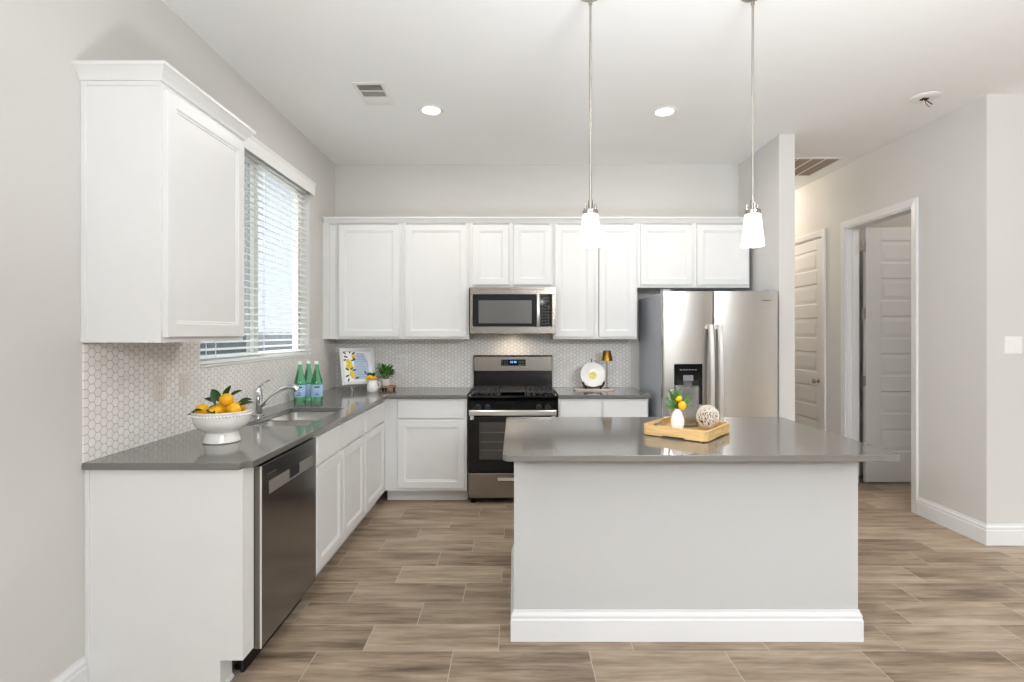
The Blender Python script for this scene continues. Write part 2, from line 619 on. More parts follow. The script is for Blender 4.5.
def casing(name, y0, y1, zt):
    """door casing on the hall side of the right wall plus the jamb lining"""
    c = structure(name)
    w, t = .06, .017
    b = MB()
    prof = [(0, 0), (0, .010), (.010, .014), (.030, .012), (.046, t), (w, t), (w, 0)]   # (outwards, into room)
    def side(y, sgn):
        return [[(RX - a, y + sgn * o_, 0.0) for o_, a in prof], [(RX - a, y + sgn * o_, zt + o_) for o_, a in prof]]
    b.loops(side(y0, -1))
    b.loops(side(y1, 1))
    b.loops([[(RX - a, y0 - o_, zt + o_) for o_, a in prof], [(RX - a, y1 + o_, zt + o_) for o_, a in prof]])
    b.obj('casing', TRIM, c, smooth=40)
    b = MB()
    j = .014
    b.box(RX - .001, RX + RT + .001, y0, y0 + j, 0, zt).box(RX - .001, RX + RT + .001, y1 - j, y1, 0, zt)
    b.box(RX - .001, RX + RT + .001, y0 + j, y1 - j, zt - j, zt)
    b.box(RX + .045, RX + .075, y1 - j - .011, y1 - j, 0, zt - j)
    b.box(RX + .045, RX + .075, y0 + j, y0 + j + .011, 0, zt - j)
    b.obj('jamb', TRIM, c)
    return c


casing('trim_1', DY0, DY1, DZ)
casing('trim_2', EY0, EY1, DZ)


def panel_slab(w, h, panels, stile, t=.036):
    """moulded panel door slab, lower hinge corner at the origin, front towards -y; panels = [(z0, z1)]"""
    b = MB()
    y0 = -t / 2
    for f in (-1, 1):
        edges = [0.0]
        for z0, z1 in panels:
            edges += [z0, z1]
        edges.append(h)
        yf, yi = f * t / 2, f * (t / 2 - .012)
        b.box(0, stile, min(yf, 0), max(yf, 0), 0, h).box(w - stile, w, min(yf, 0), max(yf, 0), 0, h)
        for k in range(0, len(edges), 2):
            b.box(stile, w - stile, min(yf, 0), max(yf, 0), edges[k], edges[k + 1])
        for z0, z1 in panels:
            b.rectloft(stile, w - stile, z0, z1, [(0, 0), (0, yf), (.007, f * (t / 2 - .007)), (.018, f * (t / 2 - .007)), (.030, f * (t / 2 - .002)), (.06, f * (t / 2 - .002))])
    return b


# six-panel doors, 8 ft
zs = []
top = 2.303
for k in range(6):
    zs.append((top - .219, top))
    top -= .359
zs = zs[::-1]
zs = [(a, bb) for a, bb in zs]
d1 = structure('door_1', (RX + RT + .040, DY1 - .03, .012), 0)
panel_slab(.80, 2.425, zs, .145).obj('slab', DOORP, d1, bevel=.002)
for z in (.26, .92, 1.56, 2.20):
    MB().tube([(-.014, -.026, z), (-.014, -.026, z + .09)], .007).box(-.038, -.0005, -.022, -.016, z, z + .09).obj('hinge', NICKEL, d1)
kn = [(.0, .0), (.026, .0), (.026, .006), (.012, .012), (.012, .03), (.024, .036), (.029, .048), (.026, .06), (.012, .066), (0, .067)]
k1 = MB().lathe(kn, mtx=Matrix.Translation((.735, -.018, .92)) @ Matrix.Rotation(PI / 2, 4, 'X'), n=20)
k1.obj('knob', NICKEL, d1, smooth=50)
d2 = structure('door_2', (RX + .024, EY0 + .016, .012), PI / 2)
panel_slab(EY1 - EY0 - .032, 2.415, zs, .10).obj('slab', DOORP, d2, bevel=.002)
k2 = MB().lathe(kn, mtx=Matrix.Translation((.07, .018, .92)) @ Matrix.Rotation(-PI / 2, 4, 'X'), n=20)
k2.obj('knob', NICKEL, d2, smooth=50)

# kitchen window
w = structure('window_1')
b = MB()
xo, xi = LX - .125, LX - .075
b.box(xo, xi, WY0, WY0 + .05, WZ0, WZ1).box(xo, xi, WY1 - .05, WY1, WZ0, WZ1)
b.box(xo, xi, WY0 + .05, WY1 - .05, WZ0, WZ0 + .05).box(xo, xi, WY0 + .05, WY1 - .05, WZ1 - .05, WZ1)
b.obj('window_frame', VINYL, w, bevel=.004)
MB().box(xo, xi + .006, 3.605, 3.665, WZ0 + .05, WZ1 - .05).obj('mullion', VINYL, w, bevel=.004)
MB().box(xo + .022, xo + .027, WY0 + .05, 3.605, WZ0 + .05, WZ1 - .05).obj('pane', SCREENED, w)
MB().box(xo + .022, xo + .027, 3.665, WY1 - .05, WZ0 + .05, WZ1 - .05).obj('pane', GLASS, w)
MB().box(LX - .072, LX + .010, WY0 - .012, WY1 + .012, WZ0 - .012, WZ0 + .003).obj('trim_3', TRIM, bevel=.004, kind='structure')

# rear glazing frames
for n, (a, c, yy) in enumerate(((-1.1, .9, 0), (1.05, 3.0, 0), (3.15, 5.1, 0))):
    w = structure('window_%d' % (n + 2))
    b = MB()
    b.box(a, a + .06, Y0 + .03, Y0 + .09, .28, 2.72).box(c - .06, c, Y0 + .03, Y0 + .09, .28, 2.72)
    b.box(a + .06, c - .06, Y0 + .03, Y0 + .09, .28, .34).box(a + .06, c - .06, Y0 + .03, Y0 + .09, 2.66, 2.72)
    b.obj('window_frame', VINYL, w)
    MB().box(a + .06, c - .06, Y0 + .055, Y0 + .06, .34, 2.66).obj('pane', GLASS, w)

# outdoors: ground, neighbour
MB().box(-30, LX - .16, -30, 30, -.35, -.25).obj('ground_side', EARTH, kind='structure')
MB().box(LX - .1, 30, -30, Y0 - .02, -.35, -.25).obj('ground_rear', EARTH, kind='structure')
hd_ = MB()
random.seed(3)
for k in range(60):
    hd_.sphere((-12 + k * .62 + random.uniform(-.2, .2), -13 + random.uniform(-.5, .5), .1), 1, .75, .7, 1.1 + random.uniform(-.12, .14), 10)
hd_.obj('trees_backdrop', mat('tree_dark', (52, 56, 44), .9, vary=.4, vscale=6), smooth=60, kind='structure')
random.seed(7)
h = thing('neighbour_house', 'pale siding house seen through the blind slats beyond the kitchen window', 'house', (-8.0, 6.0, -.25))
MB().box(-3, 0, -1.2, 26, 0, 7.4).obj('wall', SIDING, h)
b = MB()
b.loops([[(.4, -1.6, 7.4), (-1.5, -1.6, 8.8), (-3.4, -1.6, 7.4)], [(.4, 26.4, 7.4), (-1.5, 26.4, 8.8), (-3.4, 26.4, 7.4)]])
b.obj('roof', ROOFM, h)
wn = MB().box(0.001, .05, 5.2, 7.4, 1.0, 2.5).obj('window_frame', TRIM, h)
MB().box(.051, .06, 5.28, 7.32, 1.08, 2.42).obj('pane', mat('dark_blue_glass', (70, 92, 120), 0.1), wn)
b = MB()
y = -3.0
fe = thing('wooden_fence', 'weathered board fence seen through the lowest blind slats', 'fence', (-5.5, 6, -.25))
for k in range(130):
    b.box(-.012, .012, y, y + .138, .04, 1.70 + .01 * math.sin(k * 2.1))
    y += .146
b.obj('board_panel', FENCE, fe)
MB().box(.012, .05, -3, 10.8, .4, .49).box(.012, .05, -3, 10.8, 1.4, 1.49).obj('rail', FENCE, fe)

# ------------------------------------------------------------------ ceiling fittings


def recessed(x, y, label):
    t = thing('recessed_light', label, 'ceiling light', (x, y, CEIL), 0, 'recessed lights over the kitchen')
    MB().lathe([(.062, -.001), (.094, -.001), (.095, -.006), (.088, -.012), (.072, -.009), (.062, -.003)], n=40, cap0=False, cap1=False).obj('trim_ring', PLASTIC, t, smooth=50)
    MB().lathe([(.0, -.002), (.063, -.002), (.063, -.005), (.0, -.006)], n=36).obj('lens', LEDM, t)
    l = bpy.data.lights.new('recessed_lamp', 'AREA')
    l.shape = 'DISK'
    l.size = .13
    l.energy = 9
    l.color = (1, .95, .88)
    o = bpy.data.objects.new('recessed_lamp', l)
    o.location = (x, y, CEIL - .012)
    COL.objects.link(o)


recessed(-.60, 3.805, 'lit round recessed ceiling light beside the supply vent')
recessed(1.098, 3.83, 'lit round recessed ceiling light between the two pendant rods')

v = thing('supply_vent', 'white louvred supply vent in the ceiling near the window', 'vent', (-.945, 3.54, CEIL))
b = MB()
b.box(-.105, .105, -.168, -.135, -.009, -.001).box(-.105, .105, .135, .168, -.009, -.001)
b.box(-.105, -.08, -.135, .135, -.009, -.001).box(.08, .105, -.135, .135, -.009, -.001)
b.box(-.08, .08, -.05, -.042, -.009, -.001).box(-.08, .08, .042, .05, -.009, -.001)
b.obj('frame', PLASTIC, v, bevel=.002)
MB().box(-.08, .08, -.135, .135, -.0012, -.0004).obj('backing', mat('duct_grey', (96, 98, 100), .7), v)
b = MB()
for k in range(14):
    x = -.074 + k * .0114
    b.box(-.0045, .0045, -.042, .042, -.0005, .0005, Matrix.Translation((x, 0, -.006)) @ Matrix.Rotation(.6, 4, 'Y'))
for k in range(7):
    for sg in (-1, 1):
        y = sg * (.056 + k * .0115)
        b.box(-.08, .08, -.0048, .0048, -.0005, .0005, Matrix.Translation((0, y, -.006)) @ Matrix.Rotation(-sg * .55, 4, 'X'))
b.obj('louvre', PLASTIC, v)

v = thing('return_grille', 'dark slotted return air grille in the hallway ceiling', 'vent', (2.69, 5.10, CEIL))
b = MB()
b.box(-.35, .35, -.28, -.25, -.01, -.001).box(-.35, .35, .25, .28, -.01, -.001)
b.box(-.35, -.32, -.25, .25, -.01, -.001).box(.32, .35, -.25, .25, -.01, -.001)
for k in range(1, 5):
    x = -.32 + .128 * k
    b.box(x - .008, x + .008, -.25, .25, -.01, -.001)
b.obj('frame', PLASTIC, v, bevel=.002)
MB().box(-.32, .32, -.25, .25, -.0012, -.0004).obj('backing', DARK, v)
b = MB()
for k in range(30):
    y = -.242 + k * .0167
    b.box(-.32, .32, -.006, .006, -.0005, .0005, Matrix.Translation((0, y, -.0065)) @ Matrix.Rotation(-.6, 4, 'X'))
b.obj('louvre', mat('grille_brown', (172, 158, 142), .6), v)

v = thing('detector_mount', 'round white detector mounting plate with loose wires, on the ceiling', 'ceiling fitting', (2.815, 3.596, CEIL))
MB().lathe([(0, -.001), (.088, -.001), (.088, -.006), (.07, -.014), (.03, -.014), (.0, -.012)], n=36).obj('plate', PLASTIC, v, smooth=40)
MB().box(-.028, .012, -.02, .012, -.021, -.0145).obj('junction_slot', DARK, v)
MB().tube([(0, 0, -.02), (.0, -.004, -.04), (.015, 0, -.058), (.03, -.006, -.07)], .0025, 6).obj('wire', REDW, v)
MB().tube([(.006, 0, -.02), (.028, .002, -.034), (.05, 0, -.05)], .0035, 6).obj('wire', BLACKM, v)
MB().tube([(-.01, 0, -.02), (-.012, 0, -.034), (.0, 0, -.045)], .0025, 6).obj('wire', PLASTIC, v)


def pendant(x, y, label):
    t = thing('pendant_lamp', label, 'pendant lamp', (x, y, CEIL), 0, 'pendants over the island')
    MB().lathe([(.0, -.001), (.062, -.001), (.063, -.012), (.055, -.022), (.02, -.028), (.0, -.028)], n=36).obj('canopy', NICKEL, t, smooth=40)
    b = MB()
    b.tube([(0, 0, -.028), (0, 0, -.05)], .007)
    b.lathe([(.004, 0), (.009, .003), (.009, .014), (.004, .018)], (0, 0, -.07), 14)
    b.tube([(0, 0, -.068), (0, 0, -1.007)], .0055, 12)
    b.obj('rod', NICKEL, t, smooth=40)
    b = MB()
    b.lathe([(.006, .06), (.011, .058), (.013, .03), (.013, .012), (.036, .010), (.037, -.006), (.034, -.012), (.0, -.012)], (0, 0, -1.049), 28)
    for a in (.4, .4 + 2 * PI / 3, .4 + 4 * PI / 3):
        b.tube([(.027 * math.cos(a), .027 * math.sin(a), -1.041), (.027 * math.cos(a), .027 * math.sin(a), -1.009)], .006, 10)
    b.obj('socket_cap', NICKEL, t, smooth=40)
    b = MB()
    b.lathe([(.030, -1.057), (.035, -1.0555), (.0375, -1.063), (.052, -1.203), (.052, -1.207), (.049, -1.207), (.049, -1.203), (.0345, -1.065), (.030, -1.061)], n=40)
    b.obj('shade', SHADE, t, smooth=50)
    MB().sphere((0, 0, -1.127), .022, sz=1.3).obj('bulb', LEDM, t, smooth=60)
    point('pendant_bulb', (x, y, CEIL - 1.187), 3.0, (1, .93, .82), .03)


pendant(.361, 2.48, 'lit nickel pendant with frosted shade hanging over the empty end of the island')
pendant(1.128, 2.48, 'lit nickel pendant with frosted shade hanging above the wooden tray, before the refrigerator')

# ------------------------------------------------------------------ cabinets
ST = .057


def panel_door(x0, x1, z0, z1, t=.019):
    """recessed-panel door, back on y=0, front towards -y"""
    b = MB()
    b.rectloft(x0, x1, z0, z1, [(0, -.0005), (0, -t + .002), (.002, -t), (ST - .002, -t), (ST + .003, -t + .004), (ST + .010, -t + .005), (ST + .013, -t + .009), (ST + .05, -t + .009)])
    return b


def flat_front(x0, x1, z0, z1, t=.019):
    b = MB()
    b.rectloft(x0, x1, z0, z1, [(0, -.0005), (0, -t + .004), (.005, -t), (.02, -t)])
    return b


def wall_cabinet(label, loc, rz, w, dep, z0, z1, doors, dz, group=None):
    t = thing('wall_cabinet', label, 'cabinet', (loc[0], loc[1], z0), rz, group)
    b = MB()
    hgt = z1 - z0
    b.box(0, w, .02, dep, .012, hgt)
    b.box(0, .035, 0, .02, 0, hgt).box(w - .035, w, 0, .02, 0, hgt).box(.035, w - .035, 0, .02, 0, .035).box(.035, w - .035, 0, .02, hgt - .04, hgt)
    if len(doors) > 1:
        mid = (doors[0][1] + doors[1][0]) / 2
        b.box(mid - .02, mid + .02, 0, .02, .035, hgt - .04)
    b.box(0, .014, .02, dep, 0, .012).box(w - .014, w, .02, dep, 0, .012)
    b.obj('body', CAB, t)
    for x0, x1 in doors:
        panel_door(x0, x1, dz[0] - z0, dz[1] - z0).obj('door', CAB, t, smooth=20)
    return t


UF = 4.70                                # face frame plane of the back wall cabinets
UD = D - UF - .001
UZ0, UZ1 = 1.378, 2.452
GU = 'white wall cabinets on the back wall'
sc = lambda px, d=UF - .02: (px - 514) * d / F      # used once to lay out the measured cabinet widths


def back_upper(label, xa, xb, z0, doors, dz):
    return wall_cabinet(label, (xa, UF), 0, xb - xa - .001, UD, z0, UZ1, [(a - xa, c - xa) for a, c in doors], dz, GU)


back_upper('white single-door wall cabinet in the corner by the window, above the framed print', LX + .022, -1.002, UZ0, [(-1.565, -1.024)], (1.398, 2.40))
back_upper('tall white single-door wall cabinet touching the microwave, over the outlet', -1.001, -.402, UZ0, [(-.974, -.421)], (1.398, 2.40))
back_upper('short white two-door wall cabinet directly above the microwave', -.401, .350, 1.838, [(-.370, -.047), (-.005, .333)], (1.862, 2.40))
back_upper('tall white two-door wall cabinet above the plate and brass lamp', .351, 1.103, UZ0, [(.366, .712), (.760, 1.083)], (1.398, 2.40))
back_upper('short white two-door wall cabinet above the refrigerator', 1.104, 2.108, 1.838, [(1.13, 1.592), (1.634, 2.09)], (1.862, 2.40))

# crown running over the whole back run
cp = [(0, -.032), (.008, -.032), (.010, -.026), (.014, -.022), (.026, -.006), (.034, .0), (.034, .012), (0, .012)]
ck = MB()
CB = UZ1 + .0005
ck.box(LX + .022, 2.108, UF, D - .001, CB, CB + .006)
ck.loops([[(LX + .012, UF - .001 - a, CB + z) for a, z in cp], [(2.108 + a, UF - .001 - a, CB + z) for a, z in cp]])
ck.loops([[(2.109 + a, UF - .001 - a, CB + z) for a, z in cp], [(2.109 + a, D - .001, CB + z) for a, z in cp]])
tag(ck.obj('crown_molding', CAB), 'white crown strip along the tops of the back wall cabinets', 'molding')
ft = MB()
ft.box(LX + .001, LX + .021, UF, UF + .02, UZ0, UZ1)
tag(ft.obj('filler_strip', CAB), 'narrow white filler between the corner wall cabinet and the window wall', 'filler strip')

# single cabinet on the left wall
LZ0, LZ1 = 1.392, 2.44
UXF = -1.40
lu = wall_cabinet('white single-door wall cabinet with crown hanging by itself on the left wall', (UXF, 2.08), PI / 2, .63, UXF - LX - .001, LZ0, LZ1, [(.014, .611)], (1.413, 2.405))
cq = [(0, -.012), (.010, -.012), (.013, -.004), (.018, .004), (.032, .022), (.042, .032), (.046, .034), (.046, .046), (0, .046)]
b = MB()
dp = UXF - LX - .001
hz = LZ1 - LZ0 + .0
b.loops([[(-a, dp, hz + z) for a, z in cq], [(-a, -a, hz + z) for a, z in cq], [(.63 + a, -a, hz + z) for a, z in cq], [(.63 + a, dp, hz + z) for a, z in cq]])
b.obj('crown', CAB, lu)
MB().box(-.004, 0, 0, dp, hz - .03, hz - .012).box(-.005, 0, dp - .022, dp, 0, hz - .012).obj('scribe_molding', CAB, lu, bevel=.001)


def base_cabinet(label, loc, rz, w, dep, drawers, doors, group=None, toe=.075, filler=None):
    t = thing('base_cabinet', label, 'cabinet', (loc[0], loc[1], 0), rz, group)
    b = MB()
    b.box(0, w, 0, dep, .105, .878)
    b.obj('body', CAB, t)
    MB().box(0, w, toe, toe + .016, .002, .105).obj('toe_kick', TOE, t)
    for x0, x1 in drawers:
        flat_front(x0, x1, .716, .866).obj('drawer_front', CAB, t, smooth=20)
    for x0, x1 in doors:
        panel_door(x0, x1, .13, .70).obj('door', CAB, t, smooth=20)
    return t


BX, BY = -1.085, 4.42                       # face frame planes, left run and back run
LD = BX - LX - .001
GB = 'white base cabinets'
# sink base: open inside so the sink can drop in
t = thing('base_cabinet', 'white two-door sink base cabinet with two false drawer fronts, next to the dishwasher', 'cabinet', (BX, 2.822, 0), PI / 2, GB)
w_ = .955
MB().box(0, w_, 0, .02, .105, .878).box(0, .016, .02, LD, .105, .878).box(w_ - .016, w_, .02, LD, .105, .878).box(.016, w_ - .016, .02, LD, .105, .122).obj('body', CAB, t)
MB().box(0, w_, .075, .091, .002, .105).obj('toe_kick', TOE, t)
for x0, x1 in ((.032, .451), (.478, .922)):
    flat_front(x0, x1, .716, .866).obj('drawer_front', CAB, t, smooth=20)
    panel_door(x0, x1, .13, .70).obj('door', CAB, t, smooth=20)
base_cabinet('white base cabinet with drawer over a single door, at the inside corner of the L', (BX, 3.778, 0), PI / 2, .641, LD, [(.019, .56)], [(.019, .56)], GB)
base_cabinet('white base cabinet with drawer over a single door, left of the range', (-1.084, BY, 0), 0, .688, D - BY - .001, [(.107, .665)], [(.107, .665)], GB)
base_cabinet('white two-drawer base cabinet between the range and the refrigerator', (.374, BY, 0), 0, .756, D - BY - .001, [(.014, .357), (.374, .745)], [(.014, .357), (.374, .745)], GB)

# finished end panel of the left run with its stile
t = thing('end_panel', 'tall white finished end panel closing the counter run beside the dishwasher', 'cabinet panel', (LX + .001, 2.10, 0))
pw = BX - LX - .001
b = MB()
b.loops([[(0, 0, .002), (pw - .09, 0, .002), (pw - .09, 0, .12), (pw, 0, .12), (pw, 0, .884), (0, 0, .884)],
         [(0, .02, .002), (pw - .09, .02, .002), (pw - .09, .02, .12), (pw, .02, .12), (pw, .02, .884), (0, .02, .884)]])
b.box(pw - .02, pw, .02, .088, .12, .884).box(pw - .11, pw - .09, .02, .088, .002, .12)
b.obj('panel', CAB, t)
MB().box(0, .018, -.006, 0, .002, .884).obj('scribe_molding', CAB, t, bevel=.0015)
MB().loops([[(pw - .0895, .0, .002), (pw - .0785, .0, .002), (pw - .0895, .0, .016)], [(pw - .0895, .088, .002), (pw - .0785, .088, .002), (pw - .0895, .088, .016)]]).obj('shoe_molding', TRIM, t)

# ------------------------------------------------------------------ countertops, sink, faucet
CZ0, CZ1 = .886, .914
SX0, SX1, SY0, SY1 = -1.535, -1.168, 2.925, 3.635
xs = [LX + .001, SX0, SX1, -1.052, -.3925]
ys = [2.08, SY0, SY1, 4.385, D - .001]
ct = MB()
ct.cells(xs, ys, lambda i, j: (i < 3 or j == 3) and not (i == 1 and j == 1), CZ0, CZ1)
ed = [e for e in ct.bm.edges if all(abs(v.co.x + 1.052) < 1e-4 and abs(v.co.y - 2.08) < 1e-4 for v in e.verts)]
bmesh.ops.bevel(ct.bm, geom=ed, offset=.035, segments=6, affect='EDGES')
ed = [e for e in ct.bm.edges if abs(e.verts[0].co.z - e.verts[1].co.z) > .01 and any(abs(e.verts[0].co.x - a) < 1e-4 and abs(e.verts[0].co.y - c) < 1e-4 for a in (SX0, SX1) for c in (SY0, SY1))]
bmesh.ops.bevel(ct.bm, geom=ed, offset=.03, segments=5, affect='EDGES')
tag(ct.obj('countertop', QUARTZ, bevel=.003), 'long L-shaped grey quartz countertop holding the sink', 'countertop')
ct = MB().cells([.372, 1.142], [4.385, D - .001], lambda i, j: True, CZ0, CZ1)
tag(ct.obj('countertop', QUARTZ, bevel=.003), 'short grey quartz countertop between the range and the refrigerator', 'countertop')

t = thing('sink', 'double bowl stainless undermount sink in the L-shaped countertop', 'sink', (0, 0, 0))


def bowl(y0, y1, dep):
    b = MB()
    rings = []
    for i, z, r in ((-.012, .884, .05), (0, .884, .045), (.0, .87, .045), (.006, .884 - dep + .03, .045), (.03, .884 - dep, .04), (.08, .884 - dep - .004, .03)):
        rings.append([(x, y, z) for x, y in rrect(SX0 - .004 + i, SX1 + .004 - i, y0 + i, y1 - i, r)])
    b.loops(rings, cap0=False)
    return b


o = bowl(SY0 - .002, 3.262, .17).obj('bowl', SINKM, t, smooth=40)
MB().lathe([(0, .001), (.04, .001), (.042, .004), (.03, .003), (0, .002)], (-1.35, 3.09, .71), 24).obj('drain', CHROME, t, smooth=40)
o = bowl(3.288, SY1 + .002, .2).obj('bowl', SINKM, t, smooth=40)
MB().lathe([(0, .001), (.04, .001), (.042, .004), (.03, .003), (0, .002)], (-1.35, 3.46, .68), 24).obj('drain', CHROME, t, smooth=40)
MB().box(SX0 - .002, SX1 + .002, 3.2625, 3.2875, .876, .884).obj('divider', SINKM, t, bevel=.003)

t = thing('kitchen_faucet', 'chrome single-lever pull-out faucet behind the sink', 'faucet', (-1.605, 3.293, CZ1 + .001))
MB().lathe([(0, 0), (.034, 0), (.034, .006), (.026, .010), (.024, .07), (.026, .075), (.026, .158), (.022, .170), (.0, .172)], n=28).obj('body', CHROME, t, smooth=35)
pts = [(.0, 0, .055), (.03, 0, .072), (.07, 0, .108), (.11, 0, .142), (.15, 0, .166), (.18, 0, .177), (.20, 0, .180)]
MB().tube(pts, [.018, .018, .017, .016, .016, .017, .018], 16).obj('spout', CHROME, t, smooth=50)
MB().tube([(.195, 0, .181), (.222, 0, .178), (.238, 0, .168), (.243, 0, .150)], [.0185, .019, .0185, .016], 16).obj('spray_head', CHROME, t, smooth=50)
MB().tube([(0, 0, .164), (.012, 0, .186), (.035, 0, .206), (.062, 0, .220), (.072, 0, .222)], [.012, .010, .008, .007, .006], 12).obj('lever', CHROME, t, smooth=50)

# ------------------------------------------------------------------ backsplash and wall plates
b = MB()
TT = .007
b.box(LX + .0005, LX + TT, 2.085, WY0 - .013, .9145, 1.388)
b.box(LX + .0005, LX + TT, WY0 - .013, WY1 + .013, .9145, WZ0 - .0125)
b.box(LX + .0005, LX + TT, WY1 + .013, D - .0005, .9145, 1.388)
tag(b.obj('backsplash', HEX_L), 'white hexagon tile backsplash on the left window wall', 'backsplash')
b = MB()
b.box(LX + TT + .0005, -.391, D - TT, D - .0005, .9145, UZ0 - .002).box(-.391, .37, D - TT, D - .0005, .88, 1.836).box(.37, 1.115, D - TT, D - .0005, .9145, UZ0 - .002)
tag(b.obj('backsplash', HEX_B), 'white hexagon tile backsplash on the back wall behind the range', 'backsplash')


def plate(name, label, cat, loc, rz, w, rockers=1, duplex=False, m=PLASTIC):
    t = thing(name, label, cat, loc, rz)
    MB().rectloft(-w / 2, w / 2, -.0585, .0585, [(0, -.0005), (0, -.004), (.004, -.006), (.01, -.006)]).obj('plate', m, t)
    for k in range(rockers):
        x = (k - (rockers - 1) / 2) * .046
        if duplex:
            for z in (-.02, .02):
                ob = MB().rectloft(x - .016, x + .016, z - .014, z + .014, [(0, -.0062), (0, -.0075), (.002, -.008), (.004, -.008)]).obj('receptacle', m, t)
                MB().box(x - .007, x - .005, -.0084, -.008, z - .004, z + .006).box(x + .005, x + .007, -.0084, -.008, z - .004, z + .006).obj('slot', DARK, ob)
        else:
            MB().rectloft(x - .0165, x + .0165, -.033, .033, [(0, -.0062), (0, -.0072), (.002, -.009), (.004, -.0085)]).obj('rocker', m, t)
    return t


plate('outlet', 'pale duplex outlet on the left wall tile, under the hanging cabinet', 'outlet', (LX + TT, 2.525, 1.165), PI / 2, .072, 1, True, IVORY)
plate('light_switch', 'pale rocker switch plate on the left wall tile between the fruit bowl and the cabinet', 'light switch', (LX + TT, 2.715, 1.165), PI / 2, .072, 1, False, IVORY)
plate('outlet', 'white wide outlet plate on the back wall tile beside the potted plant', 'outlet', (-1.075, D - TT, 1.165), 0, .118, 2, True)
plate('light_switch', 'white double rocker switch plate on the plain wall at the right edge', 'light switch', (3.372, FY, 1.35), 0, .118, 2)

# ------------------------------------------------------------------ window blind
t = thing('window_blind', 'white horizontal slat blind with slats open, filling the kitchen window', 'blind', (LX, 0, 0))
BXC = -.034
b = MB()
for k in range(31):
    z = 1.292 + k * .0437
    rings = []
    for y in (WY0 + .008, WY1 - .008):
        ring = []
        for u, q in ((-.025, 0), (-.012, .003), (0, .004), (.012, .003), (.025, 0), (.012, -.0008), (0, 0), (-.012, -.0008)):
            a = math.radians(-13)
            ring.append((BXC + u * math.cos(a) - q * math.sin(a), y, z + u * math.sin(a) + q * math.cos(a)))
        rings.append(ring)
    b.loops(rings)
b.obj('slat_stack', BLIND, t)
vp = [(.030, WZ1 - .072), (.038, WZ1 - .072), (.041, WZ1 - .04), (.041, WZ1 + .005), (.05, WZ1 + .018), (.05, WZ1 + .028), (.030, WZ1 + .028)]
b = MB()
b.loops([[(x, WY0 - .02, z) for x, z in vp], [(x, WY1 + .02, z) for x, z in vp]])
b.box(.001, .030, WY0 - .02, WY0 - .008, WZ1 - .072, WZ1 + .028).box(.001, .030, WY1 + .008, WY1 + .02, WZ1 - .072, WZ1 + .028)
b.obj('valance', BLIND, t)
MB().box(BXC - .026, BXC + .026, WY0 + .006, WY1 - .006, WZ0 + .005, WZ0 + .024).obj('bottom_rail', BLIND, t, bevel=.003)
MB().box(BXC - .024, BXC + .024, WY0 + .006, WY1 - .006, WZ1 - .045, WZ1 - .004).obj('head_rail', BLIND, t, bevel=.002)
for y in (WY0 + .16, (WY0 + WY1) / 2 - .02, WY1 - .16):
    MB().box(BXC - .028, BXC - .0268, y - .004, y + .004, WZ0 + .02, WZ1 - .045).box(BXC + .0268, BXC + .028, y - .004, y + .004, WZ0 + .02, WZ1 - .045).obj('ladder_tape', BLIND, t)

# ------------------------------------------------------------------ dishwasher
t = thing('dishwasher', 'dark stainless dishwasher set in the left counter run', 'dishwasher', (BX, 2.196, 0), PI / 2)
dw = .618
MB().box(.004, dw - .004, .012, .56, .1, .872).obj('tub', BLACKM, t)
dd = MB()
dd.box(.008, dw - .004, -.026, .010, .108, .872)
door = dd.obj('door', DWSTEEL, t, bevel=.004)
MB().box(.002, .0076, -.021, .009, .108, .87).obj('door_side', mat('door_side_grey', (120, 114, 106), .45, .5), t)
MB().box(.002, .0078, -.0265, -.0212, .108, .871).obj('door_edge_glint', mat('edge_glint', (236, 234, 230), .3, .4), t)  # near-white strip paints the highlight along the door's front edge
b = MB()
hx0, hx1, hz0, hz1 = .075, .56, .735, .79
b.box(hx0, .275, -.0285, -.0262, hz0, hz1).box(.395, hx1, -.0285, -.0262, hz0, hz1).box(.275, .395, -.0285, -.0262, hz0, hz0 + .008)
b.obj('handle_strip', mat('handle_satin', (176, 172, 166), .4, .8), door)
MB().prism(rrect(.277, .393, hz0 + .008, hz1 + .004, .016), .0262, .0272, Matrix.Rotation(PI / 2, 4, 'X')).obj('handle_pocket', BLACKM, door)
MB().box(.06, .14, -.0266, -.0261, .818, .826).obj('badge', mat('badge_grey', (150, 148, 144), .3, 1), door)
MB().box(.01, dw - .01, .05, .064, .004, .1).obj('toe_panel', BLACKM, t)
for x in (.05, .56):
    MB().lathe([(0, 0), (.018, 0), (.018, .01), (.009, .014), (.009, .098), (0, .098)], (x, .09, .001), 14).obj('foot', BLACKM, t)

# ------------------------------------------------------------------ range
RX0, RX1 = -.386, .366
rw = RX1 - RX0
t = thing('gas_range', 'freestanding stainless and black gas range standing under the microwave', 'range', (RX0, 4.40, 0))
MB().box(.002, rw - .002, .03, .60, .045, .895).obj('body', BLACKM, t)
dr = MB().box(.004, rw - .004, -.012, .028, .052, .258).obj('drawer', APPL, t, bevel=.004)
MB().box(.25, .50, -.0135, -.0125, .196, .222).obj('drawer_pull', mat('pull_light', (226, 224, 220), .3, .7), dr)
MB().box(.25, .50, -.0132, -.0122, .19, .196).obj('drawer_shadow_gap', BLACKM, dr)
od = MB().box(.004, rw - .004, -.012, .028, .266, .735).obj('oven_door', BLACKG, t, bevel=.004)
MB().box(.095, rw - .095, -.0135, -.0122, .375, .685).obj('oven_window', GREYGL, od)
b = MB()
for z in (.45, .52, .6):
    b.box(.11, rw - .11, -.0142, -.0136, z, z + .005)
b.obj('rack', mat('rack_grey', (118, 114, 110), .4, .4), od)
MB().box(.40, .46, -.0138, -.0122, .302, .318).obj('badge', STEELH, od)
hd = MB()
rings = []
